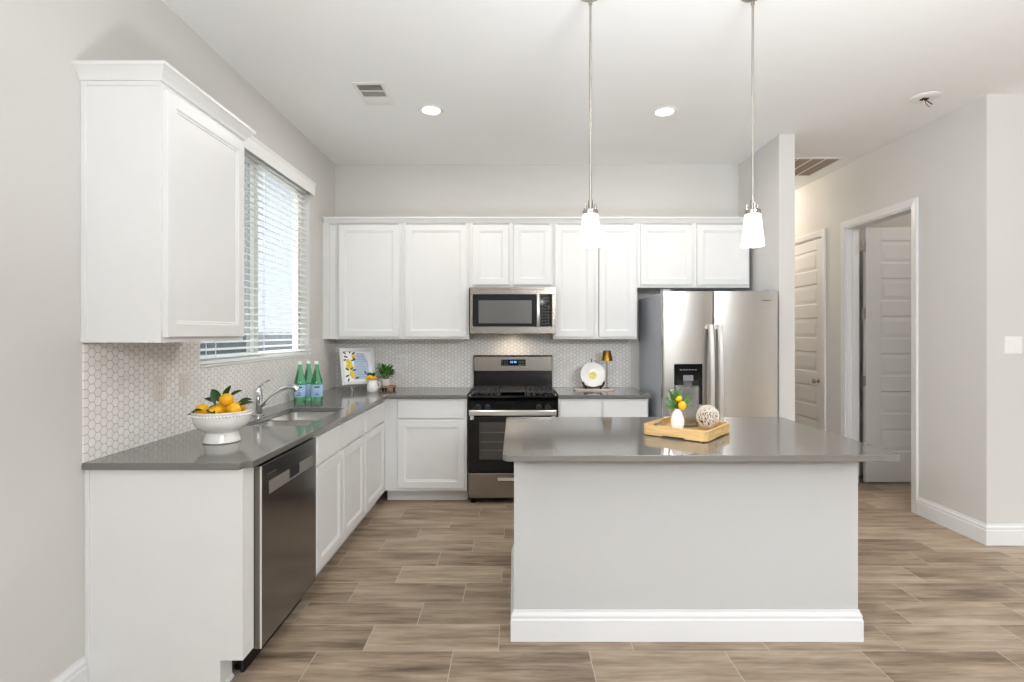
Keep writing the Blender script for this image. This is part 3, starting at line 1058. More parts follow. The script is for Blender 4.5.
for x, yy in ((.012, -.045), (.03, -.052), (.25, -.060), (.5, -.060), (rw - .03, -.052), (rw - .012, -.045)):
    rings.append([(x, yy, .748), (x, yy - .006, .752), (x, yy - .007, .785), (x, yy, .792), (x, yy + .018, .792), (x, yy + .018, .748)])
hd.loops(rings)
hd.box(.02, .05, -.034, -.012, .71, .78).box(rw - .05, rw - .02, -.034, -.012, .71, .78)
hd.obj('handle', STEELH, od, smooth=30)
cpn = MB()
cpn.loops([[(x, -.012, .744), (x, -.006, .86), (x, .03, .885), (x, .06, .885), (x, .06, .744)] for x in (.002, rw - .002)])
cp_ = cpn.obj('control_panel', BLACKG, t, smooth=25)
for x in (.085, .165, .376, .59, .668):
    if x == .376:
        continue
    k = MB()
    mt = Matrix.Translation((x, -.010, .812)) @ Matrix.Rotation(PI / 2, 4, 'X')
    k.lathe([(0, 0), (.027, 0), (.027, .006), (.021, .009), (.018, .03), (0, .032)], n=24, mtx=mt)
    k.box(x - .004, x + .004, -.05, -.038, .795, .829)
    k.obj('knob', BLACKM, cp_, smooth=35)
MB().box(.001, rw - .001, -.004, .56, .887, .907).obj('cooktop', BLACKG, t, bevel=.005)
GZ = .938
b = MB()
for x0, x1 in ((.02, .25), (.502, .732)):
    pass


def grate(x0, x1):
    b = MB()
    y0, y1 = .035, .525
    h_ = .014
    b.box(x0, x1, y0, y0 + h_, GZ - .012, GZ).box(x0, x1, y1 - h_, y1, GZ - .012, GZ)
    b.box(x0, x0 + h_, y0 + h_, y1 - h_, GZ - .012, GZ).box(x1 - h_, x1, y0 + h_, y1 - h_, GZ - .012, GZ)
    n = 5
    for k in range(1, n):
        x = x0 + (x1 - x0) * k / n
        b.box(x - .006, x + .006, y0 + h_, y1 - h_, GZ - .010, GZ)
    for k in range(1, 4):
        y = y0 + (y1 - y0) * k / 4
        b.box(x0 + h_, x1 - h_, y - .006, y + .006, GZ - .0105, GZ - .0005)
    for x in (x0, x1 - h_):
        for y in (y0, y1 - h_):
            b.box(x, x + h_, y, y + h_, .9072, GZ - .012)
    return b


grate(.02, .256).obj('grate', IRON, t)
grate(rw - .256, rw - .02).obj('grate', IRON, t)
gp = MB()
gp.box(.262, rw - .262, .035, .525, GZ - .008, GZ)
gp.box(.262, .276, .035, .05, .9072, GZ - .008).box(rw - .276, rw - .262, .035, .05, .9072, GZ - .008).box(.262, .276, .51, .525, .9072, GZ - .008).box(rw - .276, rw - .262, .51, .525, .9072, GZ - .008)
gp.obj('griddle', IRON, t, bevel=.003)
for x, y in ((.138, .15), (.138, .40), (rw - .138, .15), (rw - .138, .40)):
    MB().lathe([(0, 0), (.045, 0), (.045, .008), (.034, .010), (.034, .015), (0, .016)], (x, y, .9072), 24).obj('burner', IRON, t, smooth=35)
bgd = MB()
bgd.loops([[(x, .535, .907), (x, .560, 1.07), (x, .552, 1.075), (x, .554, 1.212), (x, .564, 1.222), (x, .60, 1.222), (x, .60, .907)] for x in (.006, rw - .006)])
bg_ = bgd.obj('backguard', BLACKG, t, smooth=25)
fa = lambda z, o_=.0: .552 + (z - 1.075) / .137 * .002 - o_
bf = MB()
bf.loops([[(x, fa(1.077, .0005), 1.077), (x, fa(1.077, .004), 1.077), (x, fa(1.209, .004), 1.209), (x, fa(1.209, .0005), 1.209)] for x in (.012, rw - .012)])
bf.obj('steel_fascia', APPL, bg_)
ds = MB()
ds.loops([[(x, fa(1.125, .0045), 1.125), (x, fa(1.125, .0062), 1.125), (x, fa(1.183, .0062), 1.183), (x, fa(1.183, .0045), 1.183)] for x in (.265, .495)])
dsp = ds.obj('display', BLACKG, bg_)
for x0 in (.276, .43):
    b = MB()
    for k in range(4):
        for j in range(3):
            x, z = x0 + k * .015, 1.133 + j * .016
            b.box(x, x + .008, fa(z, .0075), fa(z, .0064), z, z + .005)
    b.obj('keypad', mat('button_grey', (120, 124, 132), .5), bg_)
b = MB()
for k in range(4):
    x = .352 + k * .014 + (.006 if k > 1 else 0)
    b.box(x, x + .008, fa(1.158, .0075), fa(1.158, .0064), 1.15, 1.168)
b.obj('clock_digits', mat('clock_blue', (120, 170, 235), .5, emit=1.2), bg_)
for x in (.04, rw - .04):
    for y in (.05, .55):
        MB().lathe([(0, 0), (.02, 0), (.02, .012), (.012, .016), (.012, .05), (0, .05)], (x, y, .001), 14).obj('foot', BLACKM, t)

# ------------------------------------------------------------------ microwave
MY = 4.60
t = thing('microwave', 'stainless over-the-range microwave hanging beneath the short cabinet', 'microwave', (-.385, MY, 1.428))
mw, mh = .750, .406
MB().box(0, mw, .03, D - MY - .008, .004, mh).obj('body', BLACKM, t)
fr = MB()
fr.box(0, mw, 0, .029, mh - .062, mh - .001).box(0, mw, 0, .029, .0, .06).box(0, .022, 0, .029, .06, mh - .062).box(mw - .03, mw, 0, .029, .06, mh - .062)
fr.obj('steel_frame', APPL, t, bevel=.002)
dr = MB().box(.022, .578, .004, .028, .06, mh - .062).obj('door_glass', BLACKG, t)
MB().box(.075, .54, .0025, .0038, .09, mh - .115).obj('window', mat('microwave_window', (104, 104, 102), .25), dr)
cpn = MB().box(.615, mw - .03, .004, .028, .06, mh - .062).obj('control_panel', BLACKG, t)
b = MB()
for r in range(7):
    for c in range(3):
        b.box(.627 + c * .026, .643 + c * .026, .0032, .0038, .08 + r * .026, .093 + r * .026)
b.obj('keypad', mat('key_grey', (70, 68, 66), .5), cpn)
MB().box(.625, .70, .0030, .0038, .285, .318).obj('display', mat('display_dark', (30, 34, 40), .1), cpn)
b = MB()
rings = []
for z, y in ((.058, -.008), (.09, -.022), (.20, -.030), (.31, -.022), (.346, -.008)):
    rings.append([(.580, y, z), (.586, y - .008, z), (.606, y - .008, z), (.613, y, z), (.613, y + .008, z), (.580, y + .008, z)])
b.loops(rings)
b.box(.584, .609, -.004, .004, .055, .075).box(.584, .609, -.004, .004, .33, .35)
b.obj('handle', STEELH, t, smooth=40)
b = MB()
for k in range(10):
    b.box(.08 + k * .058, .125 + k * .058, -.0006, -.0001, mh - .022, mh - .016)
b.obj('vent_slots', mat('slot_dark', (120, 116, 110), .5, .6), t)
MB().box(.28, .46, .12, .2, -.001, .003).obj('task_lamp', mat('task_lens', (255, 232, 196), .4, emit=.8), t)
l = bpy.data.lights.new('microwave_task_light', 'SPOT')
l.energy = 2.2
l.color = (1, .8, .58)
l.spot_size = math.radians(130)
l.spot_blend = .8
l.shadow_soft_size = .02
o = bpy.data.objects.new('microwave_task_light', l)
o.location = (-.01, MY + .2, 1.42)
o.rotation_euler = (math.radians(28), 0, 0)
COL.objects.link(o)

# ------------------------------------------------------------------ refrigerator
FX0, FX1, FYF = 1.191, 2.118, 4.20
fw = FX1 - FX0
t = thing('refrigerator', 'stainless side-by-side refrigerator with water dispenser', 'refrigerator', (FX0, FYF, 0))
MB().box(.004, fw - .004, .075, D - FYF - .03, .03, 1.755).obj('body', FSIDE, t, bevel=.006)
sp_ = .405


def fdoor(x0, x1):
    return MB().prism(rrect(x0, x1, .0, .068, .014, 4), .06, 1.766)


ld = fdoor(.0, sp_ - .003).obj('door', STEEL, t, smooth=40)
rd = fdoor(sp_ + .003, fw).obj('door', STEEL, t, smooth=40)
ld['label'] = 'narrow freezer door with the dispenser'
rd['label'] = 'wide right hand door'


def fhandle(x):
    b = MB()
    pts, rr = [], []
    rings = []
    for k in range(13):
        s = k / 12
        z = .55 + s * .95
        y = -.030 - .034 * math.sin(PI * s) ** .6
        wdt = .021
        rings.append([(x - wdt, y, z), (x - wdt * .6, y - .012, z), (x + wdt * .6, y - .012, z), (x + wdt, y, z), (x + wdt * .7, y + .010, z), (x - wdt * .7, y + .010, z)])
    b.loops(rings)
    b.box(x - .015, x + .015, -.032, -.0005, .55, .585).box(x - .015, x + .015, -.032, -.0005, 1.465, 1.50)
    return b


fhandle(sp_ - .034).obj('handle', STEELH, ld, smooth=50)
fhandle(sp_ + .038).obj('handle', STEELH, rd, smooth=50)
px0, px1, pz0, pz1 = .090, .315, .86, 1.185
ds = MB()
ds.box(px0, px1, -.006, -.0005, 1.055, pz1).box(px0, px0 + .022, -.006, -.0005, pz0, 1.055).box(px1 - .022, px1, -.006, -.0005, pz0, 1.055).box(px0 + .022, px1 - .022, -.006, -.0005, pz0, pz0 + .02)
ds.obj('dispenser_frame', BLACKG, ld, bevel=.002)
MB().box(px0 + .022, px1 - .022, -.0025, -.0006, pz0 + .02, 1.055).obj('dispenser_recess', mat('recess_black', (26, 26, 28), .3), ld)
MB().box(px0 + .07, px0 + .15, -.012, -.0062, 1.05, 1.095).obj('dispenser_spout', mat('dispenser_grey', (140, 142, 144), .4), ld)
MB().box(px0 + .075, px0 + .14, -.010, -.0028, .93, 1.045).obj('dispenser_paddle', mat('paddle_grey', (96, 98, 100), .4), ld)
b = MB()
for k in range(6):
    b.box(px0 + .045 + k * .024, px0 + .057 + k * .024, -.0066, -.0061, 1.135, 1.142)
b.obj('dispenser_icons', mat('icon_grey', (150, 152, 155), .5), ld)
MB().box(fw - .135, fw - .06, -.0012, -.0003, 1.688, 1.698).obj('badge', mat('badge_steel', (150, 146, 140), .25, 1), rd)
MB().box(.02, fw - .02, .06, .074, .012, .056).obj('base_grille', BLACKM, t)
for x in (.01, fw - .07):
    MB().box(x, x + .06, .02, .12, 1.7665, 1.784).obj('hinge_cover', FSIDE, t, bevel=.003)
for x in (.05, fw - .05):
    for y in (.12, .70):
        MB().lathe([(0, 0), (.02, 0), (.02, .03), (0, .03)], (x, y, .0005), 12).obj('roller_foot', BLACKM, t)

# ------------------------------------------------------------------ island
IX0, IX1, IY0, IY1 = .0, 1.602, 2.445, 3.195
t = thing('kitchen_island', 'pale painted island base with white baseboard in the middle of the kitchen', 'island', (0, 0, 0))
MB().box(IX0, IX1, IY0, IY1, .002, CZ0 - .001).obj('body', ISL, t)
baseboard('baseboard', (IX0, IY0, 0), (IX1, IY0, 0), (0, -1, 0), .016, .016, t, None)
baseboard('baseboard', (IX1, IY0, 0), (IX1, IY1, 0), (1, 0, 0), .016, 0, t, None)
baseboard('baseboard', (IX0, IY1, 0), (IX0, IY0, 0), (-1, 0, 0), 0, .016, t, None)
ib = MB().prism(rrect(-.048, 1.648, 2.215, 3.235, .04, 8), CZ0, CZ1)
tag(ib.obj('island_countertop', QUARTZ, bevel=.003), 'large grey quartz slab on top of the island', 'countertop')

# ------------------------------------------------------------------ small things
def leaf(b, base, direc, up, L, w, curl=.25, n=6):
    """one pointed leaf blade with a folded midrib"""
    d = Vector(direc).normalized()
    u = Vector(up)
    s = d.cross(u)
    if s.length < 1e-3:
        s = d.cross(Vector((1, 0.2, 0)))
    s.normalize()
    u = s.cross(d).normalized()
    rows = []
    for k in range(n + 1):
        f = k / n
        p = Vector(base) + d * (L * f) - u * (curl * L * f * f)
        hw = w * .5 * (math.sin(PI * min(1, f * .93 + .04)) ** .8) * (1 - .25 * f)
        rows.append([b.bm.verts.new(p - s * hw + u * hw * .3), b.bm.verts.new(p), b.bm.verts.new(p + s * hw + u * hw * .3)])
    for a, c in zip(rows, rows[1:]):
        b.bm.faces.new((a[0], a[1], c[1], c[0]))
        b.bm.faces.new((a[1], a[2], c[2], c[1]))


def lemon_mb(r=.031):
    prof = [(0, -1.32), (.12, -1.29), (.2, -1.17), (.42, -1.05), (.72, -.78), (.93, -.42), (1.0, 0), (.94, .42), (.74, .78), (.44, 1.04), (.22, 1.14), (.15, 1.2), (0, 1.22)]
    return MB().lathe([(a * r, z * r) for a, z in prof], n=20)


# fruit bowl
BWX, BWY = -1.39, 2.50
bowlp = [(0, .0), (.076, .0), (.080, .004), (.078, .016), (.072, .034), (.071, .048), (.078, .056), (.098, .066), (.114, .084), (.122, .106), (.126, .130), (.128, .140), (.131, .146),
         (.130, .150), (.125, .149), (.121, .132), (.110, .092), (.085, .072), (0, .066)]
t = thing('fruit_bowl', 'white footed ceramic bowl of lemons on the counter beside the sink', 'bowl', (BWX, BWY, CZ1 + .001))
MB().lathe(bowlp, n=56).obj('bowl', WHITEC, t, smooth=40)
b = MB()
for k in range(56):
    a = 2 * PI * k / 56
    b.sphere((.1255 * math.cos(a), .1255 * math.sin(a), .131), .0055, n=8)
b.obj('beaded_rim', WHITEC, t, smooth=60)
LZ = CZ1 + .001
lem = [(-.088, -.045, .134, 80, 20), (.006, -.075, .130, 90, -10), (.036, -.02, .181, 80, 60), (.092, -.045, .138, 85, 10), (-.03, .045, .132, 80, 100), (.06, .068, .134, 90, 45)]
lab = ['yellow lemon at the rim of the white bowl, nearest the tiled wall',
       'yellow lemon low in the front middle of the white bowl, below the top lemon',
       'topmost yellow lemon resting on the others in the white bowl',
       'yellow lemon at the rim of the white bowl, nearest the sink',
       'yellow lemon behind the dark leaves at the back of the white bowl',
       'yellow lemon at the back of the white bowl under the large leaf']
lp = None
for (x, y, z, rx, rz), l in zip(lem, lab):
    if lp is None:
        o = lemon_mb().obj('lemon', LEMON, smooth=60)
        lp = o
    else:
        o = lp.copy()
        COL.objects.link(o)
    o.location = (BWX + x * .83, BWY + y * .83, LZ + z + .018)
    o.rotation_euler = (math.radians(rx), 0, math.radians(rz))
    tag(o, l, 'lemon', 'lemons in the bowl')
b = MB()
for (px, py, pz, dx, dy, dz, L, w) in [
        (-.015, -.045, .165, -.3, .1, 1, .075, .036), (.0, -.02, .17, -.5, .2, .7, .085, .042), (.01, .0, .18, .25, .3, 1, .075, .045), (.03, .02, .19, .7, .2, .5, .07, .04),
        (.09, .0, .165, .9, .0, .35, .075, .042), (.085, .02, .15, .8, .5, .3, .075, .042), (-.03, -.09, .145, .6, -.4, -.05, .07, .04), (-.06, -.085, .14, -.4, -.6, .1, .05, .034),
        (-.02, -.07, .15, .5, -.5, .35, .06, .04), (-.1, -.06, .13, -.8, -.4, -.1, .05, .03), (.03, -.085, .13, .2, -.9, -.2, .045, .03), (-.02, -.03, .17, -.9, -.2, .5, .06, .035)]:
    leaf(b, (px, py, pz), (dx, dy, dz), (0, -.5, 1), L, w, .2)
bmesh.ops.transform(b.bm, matrix=Matrix.Translation((0, 0, .018)) @ Matrix.Diagonal((.85, .85, 1, 1)), verts=b.bm.verts)
b.obj('lemon_leaves', LEAFD, t, smooth=60)

# bottles
t = thing('glass_bottle', 'green glass mineral water bottle nearest the faucet', 'bottle', (-1.612, 3.955, CZ1 + .001), 0, 'green bottles by the window')
gp_ = [(0, .004), (.02, .001), (.037, 0), (.042, .006), (.0425, .135), (.040, .155), (.032, .185), (.022, .222), (.0165, .25), (.0145, .268), (.016, .272), (.016, .278), (.0138, .28), (.0, .281)]
MB().lathe(gp_, n=36).obj('glass', GREENG, t, smooth=40)
lb = MB().lathe([(.0428, .036), (.0434, .037), (.0434, .127), (.0428, .128)], n=36, cap0=False, cap1=False).obj('paper_label', PLABEL, t, smooth=40)
b = MB()
for a0, z0_, z1_, da in ((-1.75, .104, .116, .9), (-1.65, .05, .056, .7), (-1.55, .064, .067, .5), (-1.55, .072, .075, .5)):
    rg = []
    for z in (z0_, z1_):
        rg.append([(.0438 * math.cos(a0 + da * k / 8), .0438 * math.sin(a0 + da * k / 8), z) for k in range(9)])
    b.loops(rg, close=False, cap0=False, cap1=False)
b.obj('printing', BLABEL, lb)
MB().lathe([(.0142, .279), (.0152, .2795), (.0152, .300), (.0135, .303), (0, .303)], n=24, cap0=False).obj('cap', CAPM, t, smooth=40)
dup(t, (-1.583, 4.045, CZ1 + .001), .9, 'green glass mineral water bottle standing between and behind the other two')
dup(t, (-1.497, 3.985, CZ1 + .001), .15, 'green glass mineral water bottle of the trio nearest the framed print')

# framed lemon print on a small easel
fz = CZ1 + .001
t = thing('framed_print', 'white framed lemon print leaning on an easel in the counter corner', 'picture frame', (-1.385, 4.72, fz), math.radians(35))
tilt = Matrix.Translation((0, 0, .058)) @ Matrix.Rotation(math.radians(-16), 4, 'X')
fw_, fh_ = .315, .335


def fbox(b, x0, x1, y0, y1, z0, z1):
    b.box(x0, x1, y0, y1, z0, z1, tilt)


b = MB()
rings = []
for i, y in ((0, .018), (0, .0), (.004, -.003), (.026, -.003), (.030, .003), (.032, .006)):
    rings.append([tilt @ Vector(p) for p in ((-fw_ / 2 + i, y, i), (fw_ / 2 - i, y, i), (fw_ / 2 - i, y, fh_ - i), (-fw_ / 2 + i, y, fh_ - i))])
b.loops(rings, cap1=False)
b.obj('frame', TRIM, t)
b = MB()
fbox(b, -fw_ / 2 + .03, fw_ / 2 - .03, .006, .009, .03, fh_ - .03)
art = b.obj('print', PAPER, t)
b = MB()
b.loops([[tilt @ Vector(p) for p in ((-.045, .0058, .045), (.095, .0058, .045), (.095, .0058, .20), (.06, .0058, .285), (.0, .0058, .292), (-.03, .0058, .25))],
         [tilt @ Vector(p) for p in ((-.045, .0052, .045), (.095, .0052, .045), (.095, .0052, .20), (.06, .0052, .285), (.0, .0052, .292), (-.03, .0052, .25))]])
b.obj('wash', BLUEW, art)
b = MB()
for k in range(9):
    z = .065 + k * .0235
    l = .05 - .012 * ((k * 7) % 3)
    fbox(b, .022 - l, .022 + l, .0046, .0051, z, z + .004)
b.obj('handwriting', GREYINK, art)
b = MB()
for x, z, r in ((-.086, .215, .02), (-.070, .195, .018), (-.088, .165, .022), (-.060, .160, .017), (-.06, .10, .022), (-.052, .075, .018), (-.035, .262, .018), (.07, .045, .016)):
    b.sphere((0, 0, 0), r, 1, .06, 1.15, 14, tilt @ Matrix.Translation((x, .0052, z)))
b.obj('lemon_motif', YELLOWP, art, smooth=60)
b = MB()
for x, z, a in ((-.1, .28, 2.4), (-.07, .285, 1.2), (-.05, .28, .4), (-.045, .25, -.8), (-.085, .25, 2.8), (-.1, .23, 3.3), (-.062, .22, .2), (-.075, .135, .6), (-.085, .13, 2.5), (-.06, .13, .1), (-.085, .09, 3.6), (-.09, .06, 4.4), (-.035, .055, .3), (.08, .07, 1.4), (.07, .085, 2), (.095, .07, .8)):
    m_ = tilt @ Matrix.Translation((x, .0045, z)) @ Matrix.Rotation(-a, 4, 'Y')
    b.sphere((.02, 0, 0), .02, 1, .02, .38, 10, m_)
b.obj('leaf_motif', mat('print_green', (44, 84, 62), .6), art, smooth=60)
b = MB()
for x in (-.075, .075):
    b.tube([tilt @ Vector((x, .024, .25)), tilt @ Vector((x, .022, -.004)), Vector((x, -.02, .004))], .005, 8)
    b.tube([tilt @ Vector((x, .020, -.006)), tilt @ Vector((x, -.018, -.006)), tilt @ Vector((x, -.018, .012))], .004, 8)
b.tube([tilt @ Vector((0, .026, .24)), Vector((0, .17, .004))], .005, 8)
b.tube([tilt @ Vector((-.075, .024, .24)), tilt @ Vector((.075, .024, .24))], .005, 8)
b.obj('easel', TRIM, t, smooth=50)

# small white jug with lemon sprig in front of the print
t = thing('creamer_jug', 'small white faceted jug with a lemon sprig before the framed print', 'jug', (-1.24, 4.60, fz))
jp = [(0, 0), (.034, 0), (.044, .012), (.05, .035), (.046, .062), (.036, .085), (.034, .10), (.037, .108), (.033, .107), (.030, .09), (.0, .088)]
MB().lathe(jp, n=10).obj('body', WHITEC, t)
MB().tube([(.034, .0, .09), (.062, -.005, .085), (.07, -.005, .06), (.047, 0, .03)], .006, 8).obj('handle', WHITEC, t, smooth=60)
MB().loops([[(-.03, -.012, .085), (-.03, .012, .085), (-.033, 0, .06)], [(-.062, -.005, .112), (-.062, .005, .112), (-.06, 0, .104)]]).obj('spout', WHITEC, t)
b = MB()
b.sphere((-.018, -.01, .128), .022, 1.25, 1, 1)
b.sphere((.012, .004, .122), .018, 1.2, 1, 1)
b.obj('lemon_sprig_fruit', LEMON, t, smooth=60)
b = MB()
for k in range(7):
    a = k * .9
    leaf(b, (-.01, 0, .12), (math.cos(a) * .7, math.sin(a) * .5, 1), (0, -1, .3), .06, .024, .2)
b.obj('lemon_sprig_leaves', LEAFD, t, smooth=60)

t = thing('wooden_riser', 'small round wooden riser with feet carrying the potted herb', 'riser', (-1.155, 4.80, fz))
MB().lathe([(0, .022), (.078, .022), (.081, .026), (.081, .034), (.078, .037), (0, .037)], n=36).obj('top', WOODM, t, smooth=35)
for k in range(3):
    a = .5 + k * 2 * PI / 3
    MB().lathe([(0, 0), (.008, 0), (.012, .012), (.008, .0215), (0, .0215)], (.06 * math.cos(a), .06 * math.sin(a), 0), 14).obj('foot', BLACKM, t, smooth=50)
t = thing('potted_herb', 'bushy green herb in a white pot on the wooden riser', 'potted plant', (-1.172, 4.80, fz + .038))
MB().lathe([(0, 0), (.032, 0), (.036, .004), (.042, .055), (.044, .062), (.040, .062), (.036, .05), (0, .048)], n=32).obj('pot', WHITEC, t, smooth=40)
b = MB()
for k in range(95):
    a = random.uniform(0, 2 * PI)
    el = random.uniform(.02, 1.45)
    rad = random.uniform(.01, .072)
    zc = .058 + random.uniform(0, .095)
    p = (rad * math.cos(a), rad * math.sin(a), zc + .02 * math.sin(el))
    leaf(b, p, (math.cos(a) * math.cos(el), math.sin(a) * math.cos(el), math.sin(el) * .9 + .1), (0, 0, 1), random.uniform(.038, .06), random.uniform(.026, .038), .35, 4)
b.obj('foliage', LEAFB, t, smooth=60)
b = MB()
for k in range(9):
    a = k * .7
    b.tube([(0.01 * math.cos(a), .01 * math.sin(a), .048), (.03 * math.cos(a), .03 * math.sin(a), .09), (.045 * math.cos(a), .045 * math.sin(a), .13)], .0018, 5)
b.obj('stem', STEM, t)

# plate on easel, brass lamp, board
t = thing('serving_board', 'thin pale board under the plate and brass lamp', 'board', (.715, 4.78, fz))
MB().prism(rrect(-.17, .19, -.07, .075, .03), 0, .011).obj('board', MARBLE, t, bevel=.002)
pz = fz + .012
t = thing('display_plate', 'white plate with yellow lemon centre on a black easel', 'plate', (.715, 4.775, pz))
tl = Matrix.Translation((0, 0, .125)) @ Matrix.Rotation(math.radians(90 - 14), 4, 'X')
MB().lathe([(0, .0), (.05, .0), (.062, -.001), (.075, .006), (.106, .012), (.112, .015), (.112, .018), (.104, .016), (.074, .010), (.060, .004), (.0, .004)], n=48, mtx=tl).obj('plate', WHITEC, t, smooth=40)
MB().lathe([(0, .0043), (.034, .0043), (.036, .0050), (0, .0052)], n=28, mtx=tl @ Matrix.Translation((0, -.004, 0))).obj('lemon_motif', mat('lemon_motif', (226, 214, 120), .4, vary=.15, vscale=50), t)
b = MB()
for x in (-.072, .072):
    b.tube([(x, .06, .010), (x, .01, .014), (x * .95, -.035, .024), (x * 1.05, -.055, .024), (x * 1.22, -.056, .042), (x * 1.34, -.05, .066)], .009, 8)
    b.tube([(x, -.03, .020), (x * .9, -.05, .0095)], .009, 8)
    b.tube([(x * .8, .01, .014), (0, .05, .10), (0, .072, .2), (0, .078, .265)], .004, 8)
b.tube([(-.072, .0, .014), (.072, .0, .014)], .007, 8)
b.tube([(0, .06, .12), (0, .066, .006)], .004, 8)
b.obj('easel', BLACKM, t, smooth=60)
t = thing('table_lamp', 'slim brass stick lamp with tapered shade beside the plate', 'lamp', (.852, 4.81, pz))
MB().lathe([(0, 0), (.034, 0), (.035, .003), (.03, .007), (.006, .010), (0, .011)], n=28).obj('base', GOLD, t, smooth=40)
MB().tube([(0, 0, .008), (0, 0, .325)], .0036, 10).obj('stem', GOLD, t, smooth=50)
MB().lathe([(.052, .252), (.034, .342), (.031, .346), (.0, .346), (.0, .344), (.031, .343), (.050, .252)], n=36, cap0=False, cap1=False).obj('lamp_shade', GOLD, t, smooth=40)

# wooden tray and what it carries
TXC, TYC = .89, 2.70
ta = math.radians(-40)
t = thing('wooden_tray', 'light wooden serving tray with slot handles on the island', 'tray', (TXC, TYC, CZ1 + .001), ta)
tw, td = .33, .36
MB().prism(rrect(-tw / 2 + .004, tw / 2 - .004, -td / 2 + .004, td / 2 - .004, .03), .008, .018).obj('tray_floor', WOODL, t)
b = MB()
out, inn = rrect(-tw / 2, tw / 2, -td / 2, td / 2, .035, 8), rrect(-tw / 2 + .011, tw / 2 - .011, -td / 2 + .011, td / 2 - .011, .026, 8)


def refine(poly):
    """split the straight sides so that slots can be cut in the end walls"""
    r = []
    n = len(poly)
    for i in range(n):
        p, q = poly[i], poly[(i + 1) % n]
        r.append(p)
        if math.hypot(q[0] - p[0], q[1] - p[1]) > .1:
            for f in (.28, .72):
                r.append((p[0] + (q[0] - p[0]) * f, p[1] + (q[1] - p[1]) * f))
    return r


out, inn = refine(out), refine(inn)
n = len(out)
for i in range(n):
    j = (i + 1) % n
    mx_ = (out[i][0] + out[j][0]) / 2
    my_ = (out[i][1] + out[j][1]) / 2
    quad = [out[i], out[j], inn[j], inn[i]]
    if abs(abs(mx_) - tw / 2) < .002 and abs(my_) < .02:
        b.prism(quad, .006, .022)
        b.prism(quad, .040, .052)
    elif abs(abs(my_) - td / 2) < .002 and abs(mx_) < .02:
        b.prism(quad, .016, .052)
    else:
        b.prism(quad, .004, .052)
b.bm.verts.ensure_lookup_table()
bmesh.ops.remove_doubles(b.bm, verts=b.bm.verts, dist=1e-5)
b.obj('rim', WOODL, t)
for x in (-.12, .12):
    for y in (-.13, .13):
        MB().lathe([(0, 0), (.01, 0), (.01, .008), (0, .008)], (x, y, 0), 12).obj('foot', WOODM, t)
tz = CZ1 + .001 + .019
t = thing('bud_vase', 'white egg-shaped vase holding a lemon branch on the tray', 'vase', (.842, 2.705, tz))
MB().lathe([(0, 0), (.021, 0), (.028, .007), (.0345, .03), (.0345, .047), (.030, .070), (.022, .090), (.0155, .102), (.0165, .108), (.012, .107), (.011, .09), (0, .08)], n=36).obj('vase', WHITEC, t, smooth=40)
b = MB()
b.tube([(0, 0, .08), (.0, 0, .12), (-.005, 0, .16)], .002, 6)
b.tube([(0, 0, .09), (.015, -.01, .13), (.02, -.02, .14)], .002, 6)
b.obj('stem', STEM, t)
b = MB()
b.sphere((.017, -.025, .126), .021, 1, 1, 1.1)
b.sphere((.003, -.01, .16), .016, 1.1, 1, 1)
b.obj('lemon_fruit', LEMON, t, smooth=60)
b = MB()
for p, d_, L, w in [((0, 0, .10), (-.75, 0, .8), .085, .024), ((0, 0, .11), (-.4, .1, 1), .1, .028), ((0, 0, .13), (-.1, .1, 1), .085, .03), ((0, 0, .14), (.3, .1, 1), .075, .03), ((.01, 0, .13), (.8, 0, .6), .075, .026), ((.01, 0, .12), (.9, -.1, .25), .07, .024),
                    ((0, 0, .10), (-.9, -.2, .35), .07, .022), ((0, -.01, .15), (-.3, -.4, .8), .06, .026), ((0, 0, .12), (.4, .4, .8), .08, .026), ((0, 0, .1), (-.2, -.5, .5), .05, .02)]:
    leaf(b, p, d_, (0, -1, .2), L, w, .15)
b.obj('leaves', LEAF, t, smooth=60)

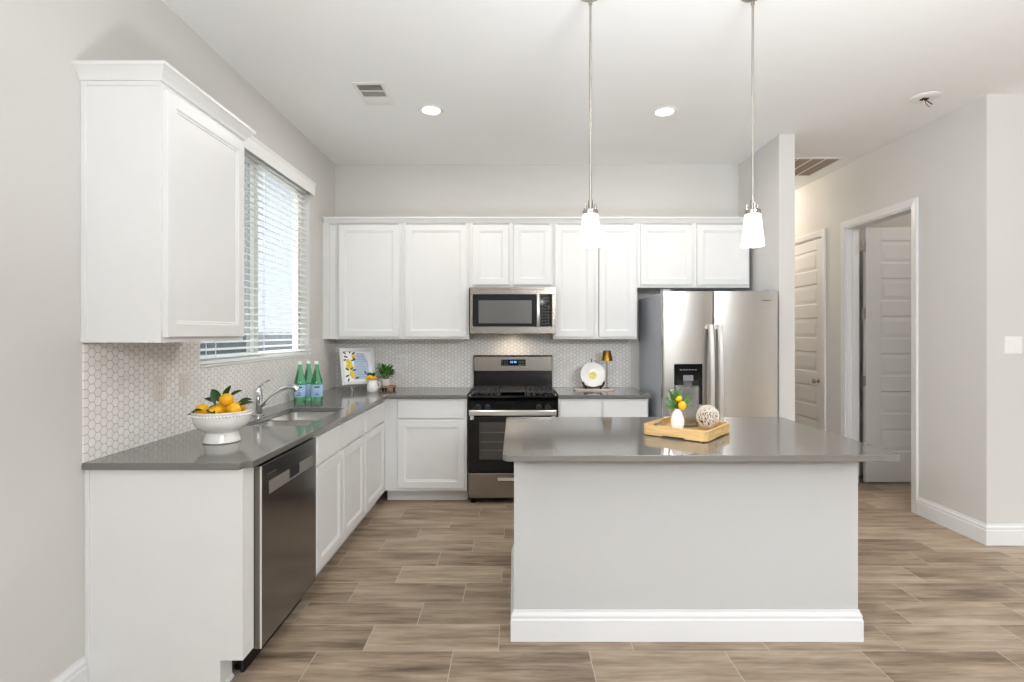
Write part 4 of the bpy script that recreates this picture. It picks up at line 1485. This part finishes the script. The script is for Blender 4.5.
t = thing('woven_ball', 'whitewashed woven twig ball resting on the tray', 'decorative ball', (1.003, 2.72, tz + .065))
R_ = .058
MB().sphere((0, 0, 0), R_ - .009, n=24).obj('core', BARK, t, smooth=60)
b = MB()
for k in range(150):
    ax = Vector((random.gauss(0, 1), random.gauss(0, 1), random.gauss(0, 1))).normalized()
    q_ = ax.to_track_quat('Z', 'Y').to_matrix().to_4x4()
    off = random.uniform(-.035, .035)
    rr = math.sqrt(max(1e-6, (R_ - .003 + random.uniform(-.004, .003)) ** 2 - off ** 2))
    a0 = random.uniform(0, 6.28)
    n_ = 10
    pts = [(rr * math.cos(a0 + 1.5 * i / n_), rr * math.sin(a0 + 1.5 * i / n_), off) for i in range(n_ + 1)]
    b.tube(pts, .0015, 5, mtx=q_)
b.obj('strands', TWINE, t, smooth=60)

t = thing('glass_pitcher', 'clear glass pitcher with a looped handle at the back of the tray', 'pitcher', (TXC - .045 * math.cos(ta) - .110 * math.sin(ta), TYC - .045 * math.sin(ta) + .110 * math.cos(ta), tz))
op = [(0, 0), (.054, 0), (.058, .004), (.061, .10), (.061, .20), (.062, .212), (.0595, .212), (.0585, .20), (.0585, .10), (.054, .012), (0, .010)]
MB().lathe(op, n=40).obj('vessel', CLEAR, t, smooth=40)
MB().tube([(-.064, -.005, .195), (-.085, -.006, .198), (-.098, -.007, .18), (-.100, -.007, .12), (-.092, -.006, .065), (-.064, -.005, .05)], .0065, 10).obj('handle', CLEAR, t, smooth=60)

# lamps out of sight: hallway light, and one added to brighten the open door
for nm, lx, ly, lab_, pw_, colr in (('hall', 2.74, 6.7, 'round recessed light in the hallway ceiling past the return grille', 45, (1, .88, .74)),
                                    ('bedroom_fill', 4.3, 4.3, 'unseen lamp added in the room behind the open door to brighten it', 12, (1, .9, .8))):
    t = thing('recessed_light', lab_, 'ceiling light', (lx, ly, CEIL))
    MB().lathe([(0, -.001), (.09, -.001), (.09, -.008), (.07, -.01), (0, -.01)], n=32).obj('lens', LEDM, t, smooth=40)
    point(nm + '_lamp', (lx, ly, CEIL - .08), pw_, colr, .07)
